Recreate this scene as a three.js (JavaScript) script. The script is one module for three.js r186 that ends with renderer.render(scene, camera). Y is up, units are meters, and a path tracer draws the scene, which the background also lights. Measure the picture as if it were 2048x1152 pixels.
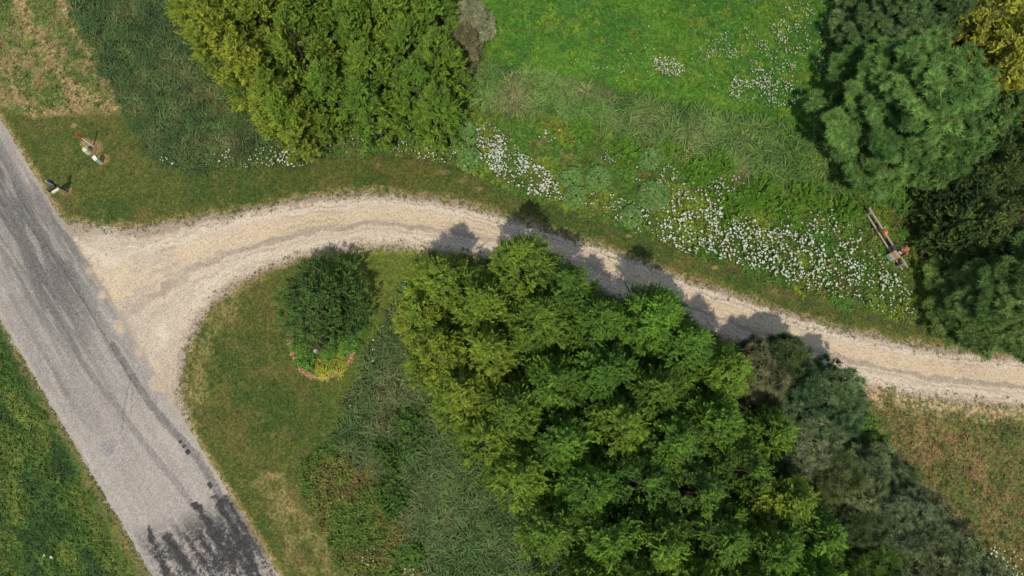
import * as THREE from 'three';
import { mergeGeometries } from 'three/addons/utils/BufferGeometryUtils.js';

// ---------------------------------------------------------------- camera, sky, sun, exposure
const scene = new THREE.Scene();
const H = 42, TILT = 13.7 * Math.PI / 180, F = 1371;          // drone height, tilt off straight down, focal length in px of a 2048 px wide frame
const camera = new THREE.PerspectiveCamera(2 * Math.atan(576 / F) * 180 / Math.PI, 16 / 9, 0.5, 900);
camera.position.set(0, H, 0);
camera.rotation.set(-Math.PI / 2 + TILT, 0, 0);
scene.add(camera);

const EL = 59 * Math.PI / 180, AZ = 6 * Math.PI / 180;        // sun height; shadows run to -z and a little to +x
const sunDir = new THREE.Vector3(-Math.sin(AZ) * Math.cos(EL), Math.sin(EL), Math.cos(AZ) * Math.cos(EL));
{ // clear summer sky with a little haze: paler towards the horizon and round the sun
  const W = 256, HH = 128, d = new Float32Array(W * HH * 4);
  for (let j = 0; j < HH; j++) for (let i = 0; i < W; i++) {
    const lat = ((j + 0.5) / HH - 0.5) * Math.PI, lon = ((i + 0.5) / W - 0.5) * 2 * Math.PI, y = Math.sin(lat), k = Math.cos(lat), x = k * Math.cos(lon), z = k * Math.sin(lon);
    const haze = Math.pow(1 - Math.max(0, y), 2.2), near = Math.pow(Math.max(0, x * sunDir.x + y * sunDir.y + z * sunDir.z), 12), o = (j * W + i) * 4;
    d[o] = 0.285 + 0.34 * haze + 0.3 * near; d[o + 1] = 0.35 + 0.32 * haze + 0.28 * near; d[o + 2] = 0.455 + 0.24 * haze + 0.22 * near; d[o + 3] = 1;
  }
  const t = new THREE.DataTexture(d, W, HH, THREE.RGBAFormat, THREE.FloatType); t.mapping = THREE.EquirectangularReflectionMapping; t.magFilter = t.minFilter = THREE.LinearFilter; t.needsUpdate = true;
  scene.background = t; scene.environment = t;
}
const sun = new THREE.DirectionalLight(new THREE.Color(1, 0.88, 0.71), 3.4);
sun.position.copy(sunDir).multiplyScalar(120);
sun.castShadow = true; sun.shadow.radius = 1.4;
Object.assign(sun.shadow.camera, { left: -50, right: 50, top: 40, bottom: -40, near: 1, far: 260 });
sun.shadow.mapSize.set(4096, 4096);
scene.add(sun);
const renderer = new THREE.WebGLRenderer({ antialias: true });
renderer.toneMapping = THREE.LinearToneMapping;
renderer.toneMappingExposure = 1.0;
renderer.shadowMap.enabled = true;

// ---------------------------------------------------------------- helpers
let seed = 12345;
const rnd = () => { seed = (seed + 0x6d2b79f5) | 0; let t = Math.imul(seed ^ (seed >>> 15), 1 | seed); t = (t + Math.imul(t ^ (t >>> 7), 61 | t)) ^ t; return ((t ^ (t >>> 14)) >>> 0) / 4294967296; };
const rr = (a, b) => a + (b - a) * rnd();
const gauss = () => (rnd() + rnd() + rnd() - 1.5) / 0.75;
const clamp = (x, a = 0, b = 1) => Math.min(b, Math.max(a, x));
const lerp = (a, b, t) => a + (b - a) * t;
const ss = (a, b, x) => { const t = clamp((x - a) / (b - a)); return t * t * (3 - 2 * t); };
const CT = Math.cos(TILT), ST = Math.sin(TILT);
// photo pixel -> point at height y (the ground unless a height is given), and back
function G(u, v, y = 0) {
  const a = (u - 1024) / F, b = (576 - v) / F, dy = b * ST - CT, dz = -b * CT - ST, t = (y - H) / dy;
  return [a * t, dz * t];
}
function PX(x, z, y = 0) {
  const yy = y - H, d = -(yy * CT + z * ST), up = yy * ST - z * CT;
  return [1024 + F * x / d, 576 - F * up / d];
}
function inside(p, x, y) {
  let c = false;
  for (let i = 0, j = p.length - 1; i < p.length; j = i++) if ((p[i][1] > y) !== (p[j][1] > y) && x < (p[j][0] - p[i][0]) * (y - p[i][1]) / (p[j][1] - p[i][1]) + p[i][0]) c = !c;
  return c;
}
const N = 256, lat = new Float32Array(N * N);
for (let i = 0; i < N * N; i++) lat[i] = rnd();
function vn(x, y) {
  const xi = Math.floor(x), yi = Math.floor(y), fx = x - xi, fy = y - yi, u = fx * fx * (3 - 2 * fx), v = fy * fy * (3 - 2 * fy);
  const x0 = xi & 255, x1 = (xi + 1) & 255, y0 = (yi & 255) << 8, y1 = ((yi + 1) & 255) << 8;
  const a = lat[y0 + x0], b = lat[y0 + x1], c = lat[y1 + x0], d = lat[y1 + x1];
  return a + (b - a) * u + (c - a) * v + (a - b - c + d) * u * v;
}
function fbm(x, y, o = 4) { let s = 0, a = 0.5, n = 0; for (let i = 0; i < o; i++) { s += a * vn(x, y); n += a; a *= 0.5; x = x * 2.03 + 17.3; y = y * 2.03 + 9.7; } return s / n; }
const col = (r, g, b) => new THREE.Color().setRGB(r / 255, g / 255, b / 255, THREE.SRGBColorSpace);
const names = {};
const numbered = (n) => { const k = names[n] = (names[n] ?? -1) + 1; return k ? n + '_' + String(k).padStart(3, '0') : n; };
function shadows(o) { o.castShadow = true; o.receiveShadow = true; return o; }
function mesh(name, geo, mat, parent) { const m = shadows(new THREE.Mesh(geo, mat)); m.name = name; (parent ?? scene).add(m); return m; }
function thing(name, label, category, x, z, group, y = 0) {
  const o = new THREE.Group(); o.name = numbered(name); o.position.set(x, y, z); o.userData = { label, category };
  if (group) o.userData.group = group;
  scene.add(o); return o;
}
const std = (o) => new THREE.MeshStandardMaterial({ roughness: 0.9, metalness: 0, ...o });
const _v = new THREE.Vector3(), _q = new THREE.Quaternion(), _q2 = new THREE.Quaternion(), _s = new THREE.Vector3(), _m = new THREE.Matrix4(), UPV = new THREE.Vector3(0, 1, 0);
class Batch {                                    // many copies of one small piece of foliage
  constructor(geo, mat) { this.geo = geo; this.mat = mat; this.m = []; this.c = []; }
  add(x, y, z, dir, scale, c, roll = rr(0, 6.283)) {
    _q.setFromUnitVectors(UPV, dir); _q2.setFromAxisAngle(UPV, roll); _q.multiply(_q2);
    _s.set(scale, scale, scale); _v.set(x, y, z); _m.compose(_v, _q, _s);
    this.m.push(..._m.elements); this.c.push(c[0], c[1], c[2]);
  }
  build(name, parent) {
    const n = this.c.length / 3, im = new THREE.InstancedMesh(this.geo, this.mat, n), k = new THREE.Color();
    for (let i = 0; i < n; i++) { _m.fromArray(this.m, i * 16); im.setMatrixAt(i, _m); k.setRGB(this.c[3 * i], this.c[3 * i + 1], this.c[3 * i + 2]); im.setColorAt(i, k); }
    im.name = name; shadows(im); (parent ?? scene).add(im); im.userData.kind = 'stuff';
    return im;
  }
}
const shade = (c, t) => [c[0] * t, c[1] * t, c[2] * t];
const lin = (r, g, b) => { const c = col(r, g, b); return [c.r, c.g, c.b]; };
const mixc = (a, b, t) => [lerp(a[0], b[0], t), lerp(a[1], b[1], t), lerp(a[2], b[2], t)];
function tri(list) { const g = new THREE.BufferGeometry(); g.setAttribute('position', new THREE.Float32BufferAttribute(list, 3)); g.computeVertexNormals(); return g; }

// ---------------------------------------------------------------- outlines traced on the ground
const upperEdge = [[60, 415], [135, 440], [200, 450], [250, 454], [300, 450], [350, 442], [400, 432], [450, 428], [500, 416], [560, 403], [640, 390], [720, 384], [790, 385], [860, 393], [930, 406], [1000, 427], [1060, 446], [1110, 463], [1200, 491], [1300, 526], [1400, 566], [1500, 599], [1600, 633], [1700, 660], [1800, 682], [1900, 698], [2048, 716], [2300, 742]];
const lowerEdge = [[380, 850], [366, 800], [364, 760], [372, 720], [385, 680], [405, 640], [440, 600], [480, 570], [530, 543], [600, 520], [640, 511], [720, 501], [800, 498], [850, 503], [950, 515], [1050, 535], [1150, 567], [1250, 603], [1350, 640], [1400, 658], [1480, 696], [1600, 736], [1660, 755], [1740, 780], [1850, 799], [2048, 819], [2300, 842]];
const roadLeft = (v) => 0.5957 * (v - 640), roadRight = (v) => 0.6107 * (v - 235);
const P = {
  road: [[roadLeft(-420), -420], [roadRight(-420), -420], [roadRight(1400), 1400], [roadLeft(1400), 1400]],
  driveway: [...upperEdge, ...lowerEdge.slice().reverse(), [200, 700], [60, 500]],
  lawnNorth: [[-60, 190], [10, 218], [70, 235], [250, 225], [310, 322], [380, 347], [450, 342], [560, 332], [650, 320], [730, 314], [800, 315], [870, 324], [920, 340], [960, 372], [1020, 397], [1100, 413], [1180, 443], [1250, 473], [1330, 498], [1420, 524], [1500, 562], [1600, 597], [1700, 627], [1800, 652], [1880, 664], [1930, 690], [2048, 706], [2300, 735], [2300, 790], [2048, 760], [1700, 710], [1400, 620], [1100, 510], [800, 440], [500, 470], [250, 520], [150, 480]],
  lawnIsland: [[330, 780], [340, 700], [420, 560], [600, 480], [830, 470], [860, 520], [800, 590], [770, 660], [725, 735], [695, 830], [672, 880], [605, 925], [598, 965], [640, 1055], [700, 1152], [760, 1280], [600, 1280], [500, 1130], [400, 930]],
  hay: [[-260, -140], [90, -90], [150, 30], [195, 115], [250, 225], [70, 235], [10, 218], [-60, 190]],
  tallNW: [[95, -80], [150, 30], [195, 115], [250, 225], [310, 322], [380, 345], [450, 335], [560, 325], [720, 290], [620, 200], [520, 120], [420, -80]],
  tallMid: [[815, 560], [795, 605], [770, 650], [727, 730], [700, 810], [676, 880], [705, 915], [760, 955], [795, 1020], [835, 1152], [870, 1280], [1230, 1280], [1160, 1152], [1070, 1020], [960, 890], [910, 770], [910, 600]],
  weeds: [[676, 880], [608, 925], [600, 965], [642, 1055], [702, 1152], [760, 1280], [890, 1280], [840, 1152], [800, 1020], [765, 955], [710, 915]],
  fieldSW: [[-420, 100], [roadLeft(300) - 10, 300], [-8, 640], [295, 1152], [420, 1360], [-420, 1360]],
  fieldSE: [[1640, 748], [1740, 772], [1850, 790], [2048, 812], [2300, 835], [2300, 1300], [2060, 1240], [1960, 1130], [1860, 1010], [1780, 900], [1710, 820]],
  fieldN: [[950, -110], [1720, -110], [1720, 60], [1680, 200], [1650, 290], [1620, 292], [1560, 265], [1480, 250], [1400, 235], [1290, 210], [1200, 195], [1100, 160], [1000, 150], [960, 120]],
  band: [[905, 130], [960, 115], [1000, 145], [1100, 158], [1200, 192], [1290, 208], [1400, 232], [1480, 248], [1560, 263], [1620, 290], [1690, 330], [1712, 372], [1650, 388], [1560, 360], [1480, 350], [1400, 325], [1300, 295], [1220, 265], [1140, 243], [1060, 227], [990, 218], [930, 195]],
  meadow: [[420, 330], [560, 325], [650, 312], [730, 306], [800, 307], [870, 315], [922, 332], [962, 364], [1022, 390], [1102, 406], [1182, 436], [1252, 466], [1332, 490], [1422, 516], [1502, 553], [1602, 589], [1702, 619], [1802, 644], [1885, 656], [1860, 560], [1800, 420], [1720, 370], [1640, 385], [1560, 355], [1480, 345], [1400, 320], [1300, 290], [1220, 260], [1140, 240], [1060, 225], [990, 215], [920, 215], [880, 250], [700, 262], [600, 300]],
  grove: [[890, 600], [1050, 590], [1250, 650], [1420, 700], [1660, 770], [1720, 850], [1800, 960], [1900, 1080], [2000, 1200], [2000, 1290], [1240, 1290], [1150, 1130], [1060, 1000], [960, 880], [900, 740]],
  groveNW: [[440, -60], [520, 90], [600, 200], [700, 255], [900, 250], [940, 130], [950, -60]],
  groveE: [[1690, -100], [1660, 180], [1700, 330], [1760, 420], [1830, 500], [1860, 600], [1930, 660], [2300, 720], [2300, -140]],
  bed: [[578, 676], [583, 712], [600, 742], [622, 757], [645, 760], [674, 750], [700, 727], [712, 700], [728, 662], [734, 625], [700, 600], [640, 590], [590, 610], [576, 640]],
};
const world = (poly) => poly.map(([u, v]) => G(u, v));
const toW = Object.fromEntries(Object.entries(P).map(([k, p]) => [k, world(p)]));

// ---------------------------------------------------------------- site colour map: 80 x 46 m, what grows or lies where
const X0 = -40, Z0 = -35, SW = 80, SH = 46, TW = 2048, TH = 1178, M2X = TW / SW;
const cls = new Uint8Array(TW * TH);
function fill(poly, id) {
  for (let j = 0; j < TH; j++) {
    const z = Z0 + (j + 0.5) / M2X, xs = [];
    for (let i = 0, k = poly.length - 1; i < poly.length; k = i++) { const [ax, az] = poly[i], [bx, bz] = poly[k]; if ((az > z) !== (bz > z)) xs.push(ax + (bx - ax) * (z - az) / (bz - az)); }
    xs.sort((a, b) => a - b);
    for (let q = 0; q + 1 < xs.length; q += 2) { const a = Math.max(0, Math.round((xs[q] - X0) * M2X)), b = Math.min(TW, Math.round((xs[q + 1] - X0) * M2X)); if (b > a) cls.fill(id, j * TW + a, j * TW + b); }
  }
}
const order = ['fieldSW', 'fieldSE', 'fieldN', 'meadow', 'grove', 'groveNW', 'groveE', 'tallNW', 'tallMid', 'weeds', 'band', 'hay', 'lawnNorth', 'lawnIsland', 'bed', 'driveway', 'road'];
const ID = Object.fromEntries(order.map((k, i) => [k, i + 1]));
for (const k of order) fill(toW[k], ID[k]);
// distance to a polyline (world), and the road's own axes
function dist(line, x, z) {
  let best = 1e9;
  for (let i = 0; i + 1 < line.length; i++) {
    const [ax, az] = line[i], dx = line[i + 1][0] - ax, dz = line[i + 1][1] - az, t = clamp(((x - ax) * dx + (z - az) * dz) / (dx * dx + dz * dz));
    const d = (x - ax - t * dx) ** 2 + (z - az - t * dz) ** 2;
    if (d < best) best = d;
  }
  return Math.sqrt(best);
}
const upW = world(upperEdge), loW = world(lowerEdge);
const rA = G(roadRight(300), 300), rB = G(roadRight(1100), 1100), rlA = G(roadLeft(640), 640);
const rl = Math.hypot(rB[0] - rA[0], rB[1] - rA[1]), rdx = (rB[0] - rA[0]) / rl, rdz = (rB[1] - rA[1]) / rl;
const along = (x, z) => (x - rA[0]) * rdx + (z - rA[1]) * rdz, across = (x, z) => (x - rA[0]) * rdz - (z - rA[1]) * rdx;   // across: metres from the right edge
const RW = Math.abs(across(rlA[0], rlA[1])), sgn = Math.sign(across(rlA[0], rlA[1]));
const marks = [
  { l: [[225, 690], [262, 750], [300, 808], [345, 862], [392, 912], [425, 962], [452, 1020], [470, 1060]], w: 0.24, k: 0.34 },
  { l: [[40, 395], [95, 490], [150, 575], [195, 650], [240, 722], [275, 775]], w: 0.06, k: 0.3 },
  { l: [[70, 560], [115, 640], [165, 725], [215, 790], [255, 845], [310, 915], [352, 965], [385, 1010]], w: 0.2, k: 0.2 },
  { l: [[20, 590], [60, 660], [110, 745], [135, 790]], w: 0.12, k: 0.16 },
  { l: [[268, 735], [256, 780], [247, 820], [245, 860]], w: 0.05, k: 0.22 },
  { l: [[272, 745], [264, 790], [262, 830]], w: 0.05, k: 0.16 },
  { l: [[316, 775], [311, 810], [313, 840]], w: 0.05, k: 0.14 },
  { l: [[130, 430], [155, 480], [180, 530]], w: 0.2, k: 0.14 },
].map((m) => ({ ...m, l: world(m.l) }));
const tarLines = [
  { l: [[296, 1056], [318, 1110], [345, 1170]], w: 0.13 }, { l: [[395, 1015], [440, 1090], [468, 1125]], w: 0.26 }, { l: [[385, 1000], [430, 1060], [490, 1130], [505, 1160]], w: 0.2 },
  { l: [[455, 1000], [490, 1050], [525, 1100]], w: 0.34 }, { l: [[425, 985], [470, 1060], [505, 1130]], w: 0.24 }, { l: [[335, 1075], [375, 1140]], w: 0.3 },
].map((m) => ({ ...m, l: world(m.l) }));
const squares = [[361, 884, 7, 5], [368, 893, 7, 5], [376, 904, 9, 10], [420, 971, 8, 12]].map(([u, v, w, h]) => { const [x, z] = G(u, v); return [along(x, z), across(x, z), h / 66, w / 66]; });
const dirt = [[187, 296, 27, 20], [205, 318, 16, 15], [170, 285, 12, 12], [130, 385, 17, 9], [138, 380, 9, 8], [148, 252, 8, 7], [1258, 472, 8, 4], [1430, 535, 9, 5], [1550, 582, 8, 5], [755, 330, 10, 5], [885, 345, 20, 7], [925, 362, 14, 6], [958, 378, 10, 6]].map(([u, v, a, b]) => { const [x, z] = G(u, v); return [x, z, a / 32, b / 32]; });
const strawLines = [
  { l: [[30, -20], [55, 50], [90, 105], [120, 145], [150, 185], [170, 210]], w: 0.55 }, { l: [[110, -20], [145, 60], [180, 120], [215, 180], [245, 230]], w: 0.3 }, { l: [[12, 140], [30, 185], [55, 225]], w: 0.22 }, { l: [[60, 235], [120, 225], [180, 195], [235, 225]], w: 0.5 },
].map((m) => ({ ...m, l: world(m.l) }));
const bedLine = world(P.bed.slice(0, 10));
const spill = [[236, 650, 12], [243, 662, 9], [312, 768, 16], [325, 775, 10], [345, 800, 10], [180, 540, 10], [168, 500, 10], [205, 590, 10], [280, 705, 12]].map(([u, v, a]) => [...G(u, v), a / 33]);
const worn = [[[470, 600], [410, 680], [395, 760], [400, 800]], [[560, 960], [600, 1030], [640, 1100], [690, 1200]], [[530, 960], [570, 1060], [620, 1160]]].map(world);
const data = new Uint8Array(TW * TH * 4), bump = new Uint8Array(TW * TH * 4);
const C3 = (c, r, g, b, t) => { c[0] += (r - c[0]) * t; c[1] += (g - c[1]) * t; c[2] += (b - c[2]) * t; };
const px3 = [0, 0, 0];
const jag = { road: 0.05, driveway: 0.3 };
for (let j = 0; j < TH; j++) for (let i = 0; i < TW; i++) {
  const x = X0 + (i + 0.5) / M2X, z = Z0 + (j + 0.5) / M2X;
  const n1 = fbm(x * 0.35 + 40, z * 0.35 + 11, 3), n2 = fbm(x * 1.7 + 3, z * 1.7 + 70, 3), n3 = vn(x * 9 + 5, z * 9 + 31), n4 = vn(x * 14, z * 14 + 8), n5 = rnd();
  const own = cls[j * TW + i];
  const wa = own === ID.road ? 0.12 : 0.42;
  let wx = x + (fbm(x * 1.9 + 100, z * 1.9, 3) - 0.5) * wa + (n3 - 0.5) * 0.28 * wa / 0.42 + (rnd() - 0.5) * 0.34 * wa / 0.42, wz = z + (fbm(x * 1.9, z * 1.9 + 200, 3) - 0.5) * wa + (n4 - 0.5) * 0.28 * wa / 0.42 + (rnd() - 0.5) * 0.34 * wa / 0.42;
  const a = clamp(Math.floor((wx - X0) * M2X), 0, TW - 1), b = clamp(Math.floor((wz - Z0) * M2X), 0, TH - 1);
  let id = cls[b * TW + a];
  const c = px3; let h = 0.5;
  if (id === ID.road) {
    const s = along(x, z), q = across(x, z) * sgn, t = q / RW;
    const streak = fbm(s * 0.18, q * 2.2 + 30, 3), st2 = fbm(s * 0.5 + 7, q * 5 + 3, 2);
    c[0] = 146; c[1] = 142; c[2] = 138;
    const mid = 1.1 * ss(0.08, 0.25, t) * (1 - ss(0.5, 0.8, t)) * (1 - ss(9, 17, s)) + 0.85 * (1 - ss(0.0, 0.25, t)) * (1 - ss(8, 13, s)) * ss(1.5, 4, s);
    C3(c, 100, 99, 98, clamp(mid * (0.45 + 0.9 * streak)));
    C3(c, 120, 118, 117, 0.55 * ss(0.5, 0.72, streak));
    C3(c, 170, 163, 156, 0.5 * ss(0.52, 0.75, st2) + 0.3 * ss(0.8, 1, t));
    C3(c, 170, 163, 157, 0.55 * ss(14, 22, s));
    for (const m of marks) { const d = dist(m.l, x + (n2 - 0.5) * 0.12, z + (n3 - 0.5) * 0.08); if (d < m.w * 1.3) C3(c, 84, 83, 84, m.k * 1.5 * (1 - ss(m.w * 0.55, m.w * 1.25, d)) * (0.65 + 0.6 * n3)); }
    let tar = 0;
    const [u, v] = PX(x, z);
    const reg = ss(985, 1075, v + (u - 430) * 0.35) * ss(-0.02, 0.05, t) * (1 - ss(0.85, 0.98, t));
    if (reg > 0.01) {
      const tn = fbm(s * 0.7, q * 3.1 + 50, 4) * 0.55 + fbm(x * 7, z * 7, 3) * 0.45;
      tar = reg * ss(0.44, 0.60, tn + 0.09 * (1 - ss(0.3, 0.6, t)) + (n5 - 0.5) * 0.3) * 0.9;
      for (const m of tarLines) { const d = dist(m.l, x + (n3 - 0.5) * 0.14, z + (n4 - 0.5) * 0.14); tar = Math.max(tar, (1 - ss(m.w * 0.3, m.w * 1.3, d + (fbm(x * 3, z * 3, 2) - 0.5) * 0.35)) * (0.6 + 0.55 * n4)); }
    }
    for (const [as, aq, hs, hq] of squares) if (Math.abs(s - as) < hs && Math.abs(across(x, z) - aq) < hq) tar = Math.max(tar, 0.72 + 0.25 * n4);
    C3(c, 44, 45, 48, clamp(tar));
    { const [gx, gz] = G(216, 897), d = Math.hypot(x - gx, z - gz) + (n2 - 0.5) * 0.2; C3(c, 132, 132, 136, 0.6 * (1 - ss(0.42, 0.5, d))); }
    for (const [gx, gz, a1] of spill) { const d = Math.hypot(x - gx, z - gz) / a1 + (n2 - 0.5) * 0.9 + (n4 - 0.5) * 0.5; if (d < 1.2) C3(c, 188, 170, 150, 0.75 * (1 - ss(0.6, 1.1, d))); }
    const gr = (n5 - 0.5) * 46 + (n4 - 0.5) * 20;
    c[0] += gr; c[1] += gr; c[2] += gr; h = 0.5 + (n5 - 0.5) * 0.8;
    const er = Math.min(t, 1 - t) * RW; C3(c, 172, 158, 132, 0.55 * (1 - ss(0.05, 0.3, er + (n3 - 0.5) * 0.3)));
  } else if (id === ID.driveway) {
    const dU = dist(upW, x, z), dL = dist(loW, x, z), t = dU / (dU + dL), tw = t + (n2 - 0.5) * 0.12 + (n1 - 0.5) * 0.12, w = dU + dL;
    const fine = fbm(tw * 26, fbm(x * 0.5, z * 0.5, 2) * 3, 2);
    c[0] = 194; c[1] = 179; c[2] = 160;
    C3(c, 199, 180, 149, 0.6 * ss(0.2, 0.38, tw) * (1 - ss(0.46, 0.58, tw)));
    C3(c, 160, 146, 131, 0.9 * ss(0.5, 0.56, tw) * (1 - ss(0.58, 0.66, tw)));
    C3(c, 203, 192, 176, 0.8 * ss(0.64, 0.7, tw) * (1 - ss(0.82, 0.9, tw)));
    C3(c, 205, 195, 181, 0.6 * ss(0.1, 0.15, tw) * (1 - ss(0.2, 0.28, tw)));
    C3(c, 164, 151, 137, 0.6 * ss(0.5, 0.75, fine)); C3(c, 208, 197, 180, 0.5 * ss(0.55, 0.75, fbm(tw * 40 + 9, fbm(x * 0.5, z * 0.5, 2) * 3, 2)));
    C3(c, 152, 138, 126, 0.75 * (1 - ss(0.05, 0.13, tw)) + 0.7 * ss(0.9, 0.98, tw));
    C3(c, 180, 169, 155, 0.6 * ss(0.5, 0.62, n1) * ss(4, 8, w));
    const e = Math.min(dU, dL);
    if (n5 > 0.95 - 0.25 * (1 - ss(0.1, 0.8, e)) ) C3(c, 92, 80, 66, 0.55);
    if (n5 < 0.03) C3(c, 222, 214, 202, 0.6);
    if (e < 0.75 && fbm(x * 5, z * 5, 2) + (n4 - 0.5) * 0.5 > 0.62 + e * 0.3) C3(c, 84, 88, 42, 0.75);
    const gr = (n4 - 0.5) * 22 + (rnd() - 0.5) * 30; c[0] += gr; c[1] += gr; c[2] += gr; h = 0.5 + (rnd() - 0.5);
  } else {
    let tone = (n5 - 0.5) * 34 + (n4 - 0.5) * 36 + (n3 - 0.5) * 20;
    if (id === ID.lawnNorth || id === ID.lawnIsland) {
      c[0] = 75; c[1] = 86; c[2] = 32;
      C3(c, 58, 78, 26, ss(0.45, 0.65, n1) * 0.8);
      C3(c, 94, 88, 44, ss(0.5, 0.7, fbm(x * 0.8 + 60, z * 0.8 + 9, 4)) * (id === ID.lawnNorth ? 0.4 : 0.6));
      C3(c, 118, 104, 62, ss(0.6, 0.75, n2) * 0.3);
      const dU = dist(upW, x, z), dL = dist(loW, x, z), e = Math.min(dU, dL) + (n2 - 0.5) * 0.9;
      C3(c, 165, 140, 104, 0.6 * (1 - ss(0.0, 0.55, e)) * (0.4 + n3));
      if (id === ID.lawnIsland) { for (const wl of worn) { const d = dist(wl, x, z) + (n2 - 0.5) * 1.5; C3(c, 148, 130, 88, 0.6 * (1 - ss(0.0, 0.85, d)) * (0.4 + 0.8 * n3)); } }
      const [u, v] = PX(x, z);
      if (id === ID.lawnIsland) C3(c, 100, 120, 38, 0.5 * ss(600, 760, u) * (1 - ss(800, 900, v)));
      const q = across(x, z); const er = Math.abs(q); if (q * sgn < 0) C3(c, 158, 136, 92, 0.75 * (1 - ss(0.05, 0.45, er + (n3 - 0.5) * 0.4)));
      h = 0.4 + n4 * 0.4;
    } else if (id === ID.hay) {
      c[0] = 92; c[1] = 104; c[2] = 48;
      C3(c, 62, 88, 36, ss(0.45, 0.7, n1) * 0.7);
      C3(c, 138, 120, 80, ss(0.46, 0.72, fbm(x * 1.3 + 9, z * 1.3, 5)) * 0.75);
      for (const m of strawLines) { const d = dist(m.l, x + (n2 - 0.5) * 0.8, z + (n3 - 0.5) * 0.5); C3(c, 160, 134, 98, 0.8 * (1 - ss(m.w * 0.2, m.w * 1.4, d)) * (0.3 + 1.0 * n3)); }
      tone *= 1.4;
    } else if (id === ID.fieldSE) {
      c[0] = 98; c[1] = 92; c[2] = 50;
      C3(c, 74, 86, 38, ss(0.42, 0.62, fbm(x * 0.9 + 31, z * 0.9 + 4, 4)) * 0.85);
      C3(c, 122, 101, 66, ss(0.47, 0.68, fbm(x * 0.6 + 60 + 2 * n1, z * 0.9 + 12 + 2 * n2, 4)) * 0.75);
      C3(c, 74, 92, 40, ss(0.52, 0.68, n2) * 0.6);
      const dL = dist(loW, x, z) + (n2 - 0.5) * 1.4; C3(c, 184, 162, 130, 0.8 * (1 - ss(0.1, 1.2, dL)) * (0.4 + 0.8 * n3));
      tone *= 1.5;
    } else if (id === ID.fieldN) {
      c[0] = 70; c[1] = 118; c[2] = 22; C3(c, 52, 104, 26, ss(0.4, 0.65, n1) * 0.8); C3(c, 88, 120, 22, ss(0.5, 0.7, n2) * 0.3);
      tone *= 1.3;
    } else if (id === ID.fieldSW) {
      c[0] = 60; c[1] = 88; c[2] = 30; C3(c, 46, 72, 28, ss(0.45, 0.65, n1) * 0.8); C3(c, 94, 110, 44, ss(0.5, 0.7, fbm(along(x, z) * 0.4, across(x, z) * 1.4, 3)) * 0.6);
      const er = Math.abs(across(x, z)) - RW; C3(c, 132, 114, 74, 0.7 * (1 - ss(0.0, 0.6, er + (n2 - 0.5) * 0.8)));
    } else if (id === ID.bed) { c[0] = 128; c[1] = 96; c[2] = 70; C3(c, 176, 140, 106, ss(0.5, 0.65, n3)); tone *= 1.5; { const e = dist(bedLine, x, z) + (n3 - 0.5) * 0.2; C3(c, 66, 82, 36, ss(0.2, 0.35, e)); }
    } else if (id === ID.grove || id === ID.groveNW || id === ID.groveE) { c[0] = 70; c[1] = 62; c[2] = 38; C3(c, 58, 74, 34, ss(0.4, 0.6, n2));
    } else if (id === ID.weeds) { c[0] = 84; c[1] = 78; c[2] = 38; C3(c, 60, 72, 28, ss(0.4, 0.6, n2));
    } else if (id === ID.meadow) { c[0] = 78; c[1] = 92; c[2] = 36; C3(c, 62, 90, 30, ss(0.4, 0.6, n2)); C3(c, 92, 94, 44, ss(0.55, 0.7, n1) * 0.5);
    } else { c[0] = 66; c[1] = 78; c[2] = 38; C3(c, 104, 92, 58, ss(0.55, 0.72, n2) * 0.5); }
    for (const [dx, dz, ra, rb] of dirt) { const d = Math.hypot((x - dx) / ra, (z - dz) / rb) + (n2 - 0.5) * 0.5 + (n3 - 0.5) * 0.3; if (d < 1.2) C3(c, 150, 122, 88, (rb > 0.35 || ra < 0.3 ? 0.85 : 0.5) * (1 - ss(0.55, 1.1, d + (n4 - 0.5) * 0.4))); }
    c[0] += tone; c[1] += tone; c[2] += tone * 0.6; 
    h = 0.3 + 0.4 * n4 + 0.3 * n5;
  }
  const o = (j * TW + i) * 4;
  data[o] = clamp(c[0], 6, 250); data[o + 1] = clamp(c[1], 6, 250); data[o + 2] = clamp(c[2], 5, 250); data[o + 3] = 255;
  bump[o] = bump[o + 1] = bump[o + 2] = clamp(h) * 255; bump[o + 3] = 255;
}
function tex(d, w, h, srgb) { const t = new THREE.DataTexture(d, w, h, THREE.RGBAFormat); t.magFilter = t.minFilter = THREE.LinearFilter; t.wrapS = t.wrapT = THREE.ClampToEdgeWrapping; if (srgb) t.colorSpace = THREE.SRGBColorSpace; t.needsUpdate = true; return t; }
const siteMap = tex(data, TW, TH, true), siteBump = tex(bump, TW, TH, false);
const soilMat = std({ map: siteMap, bumpMap: siteBump, bumpScale: 0.03, roughness: 1 });
const gravelMat = std({ map: siteMap, bumpMap: siteBump, bumpScale: 0.012, roughness: 0.95 });
const roadMat = std({ map: siteMap, bumpMap: siteBump, bumpScale: 0.008, roughness: 0.92 });
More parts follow.
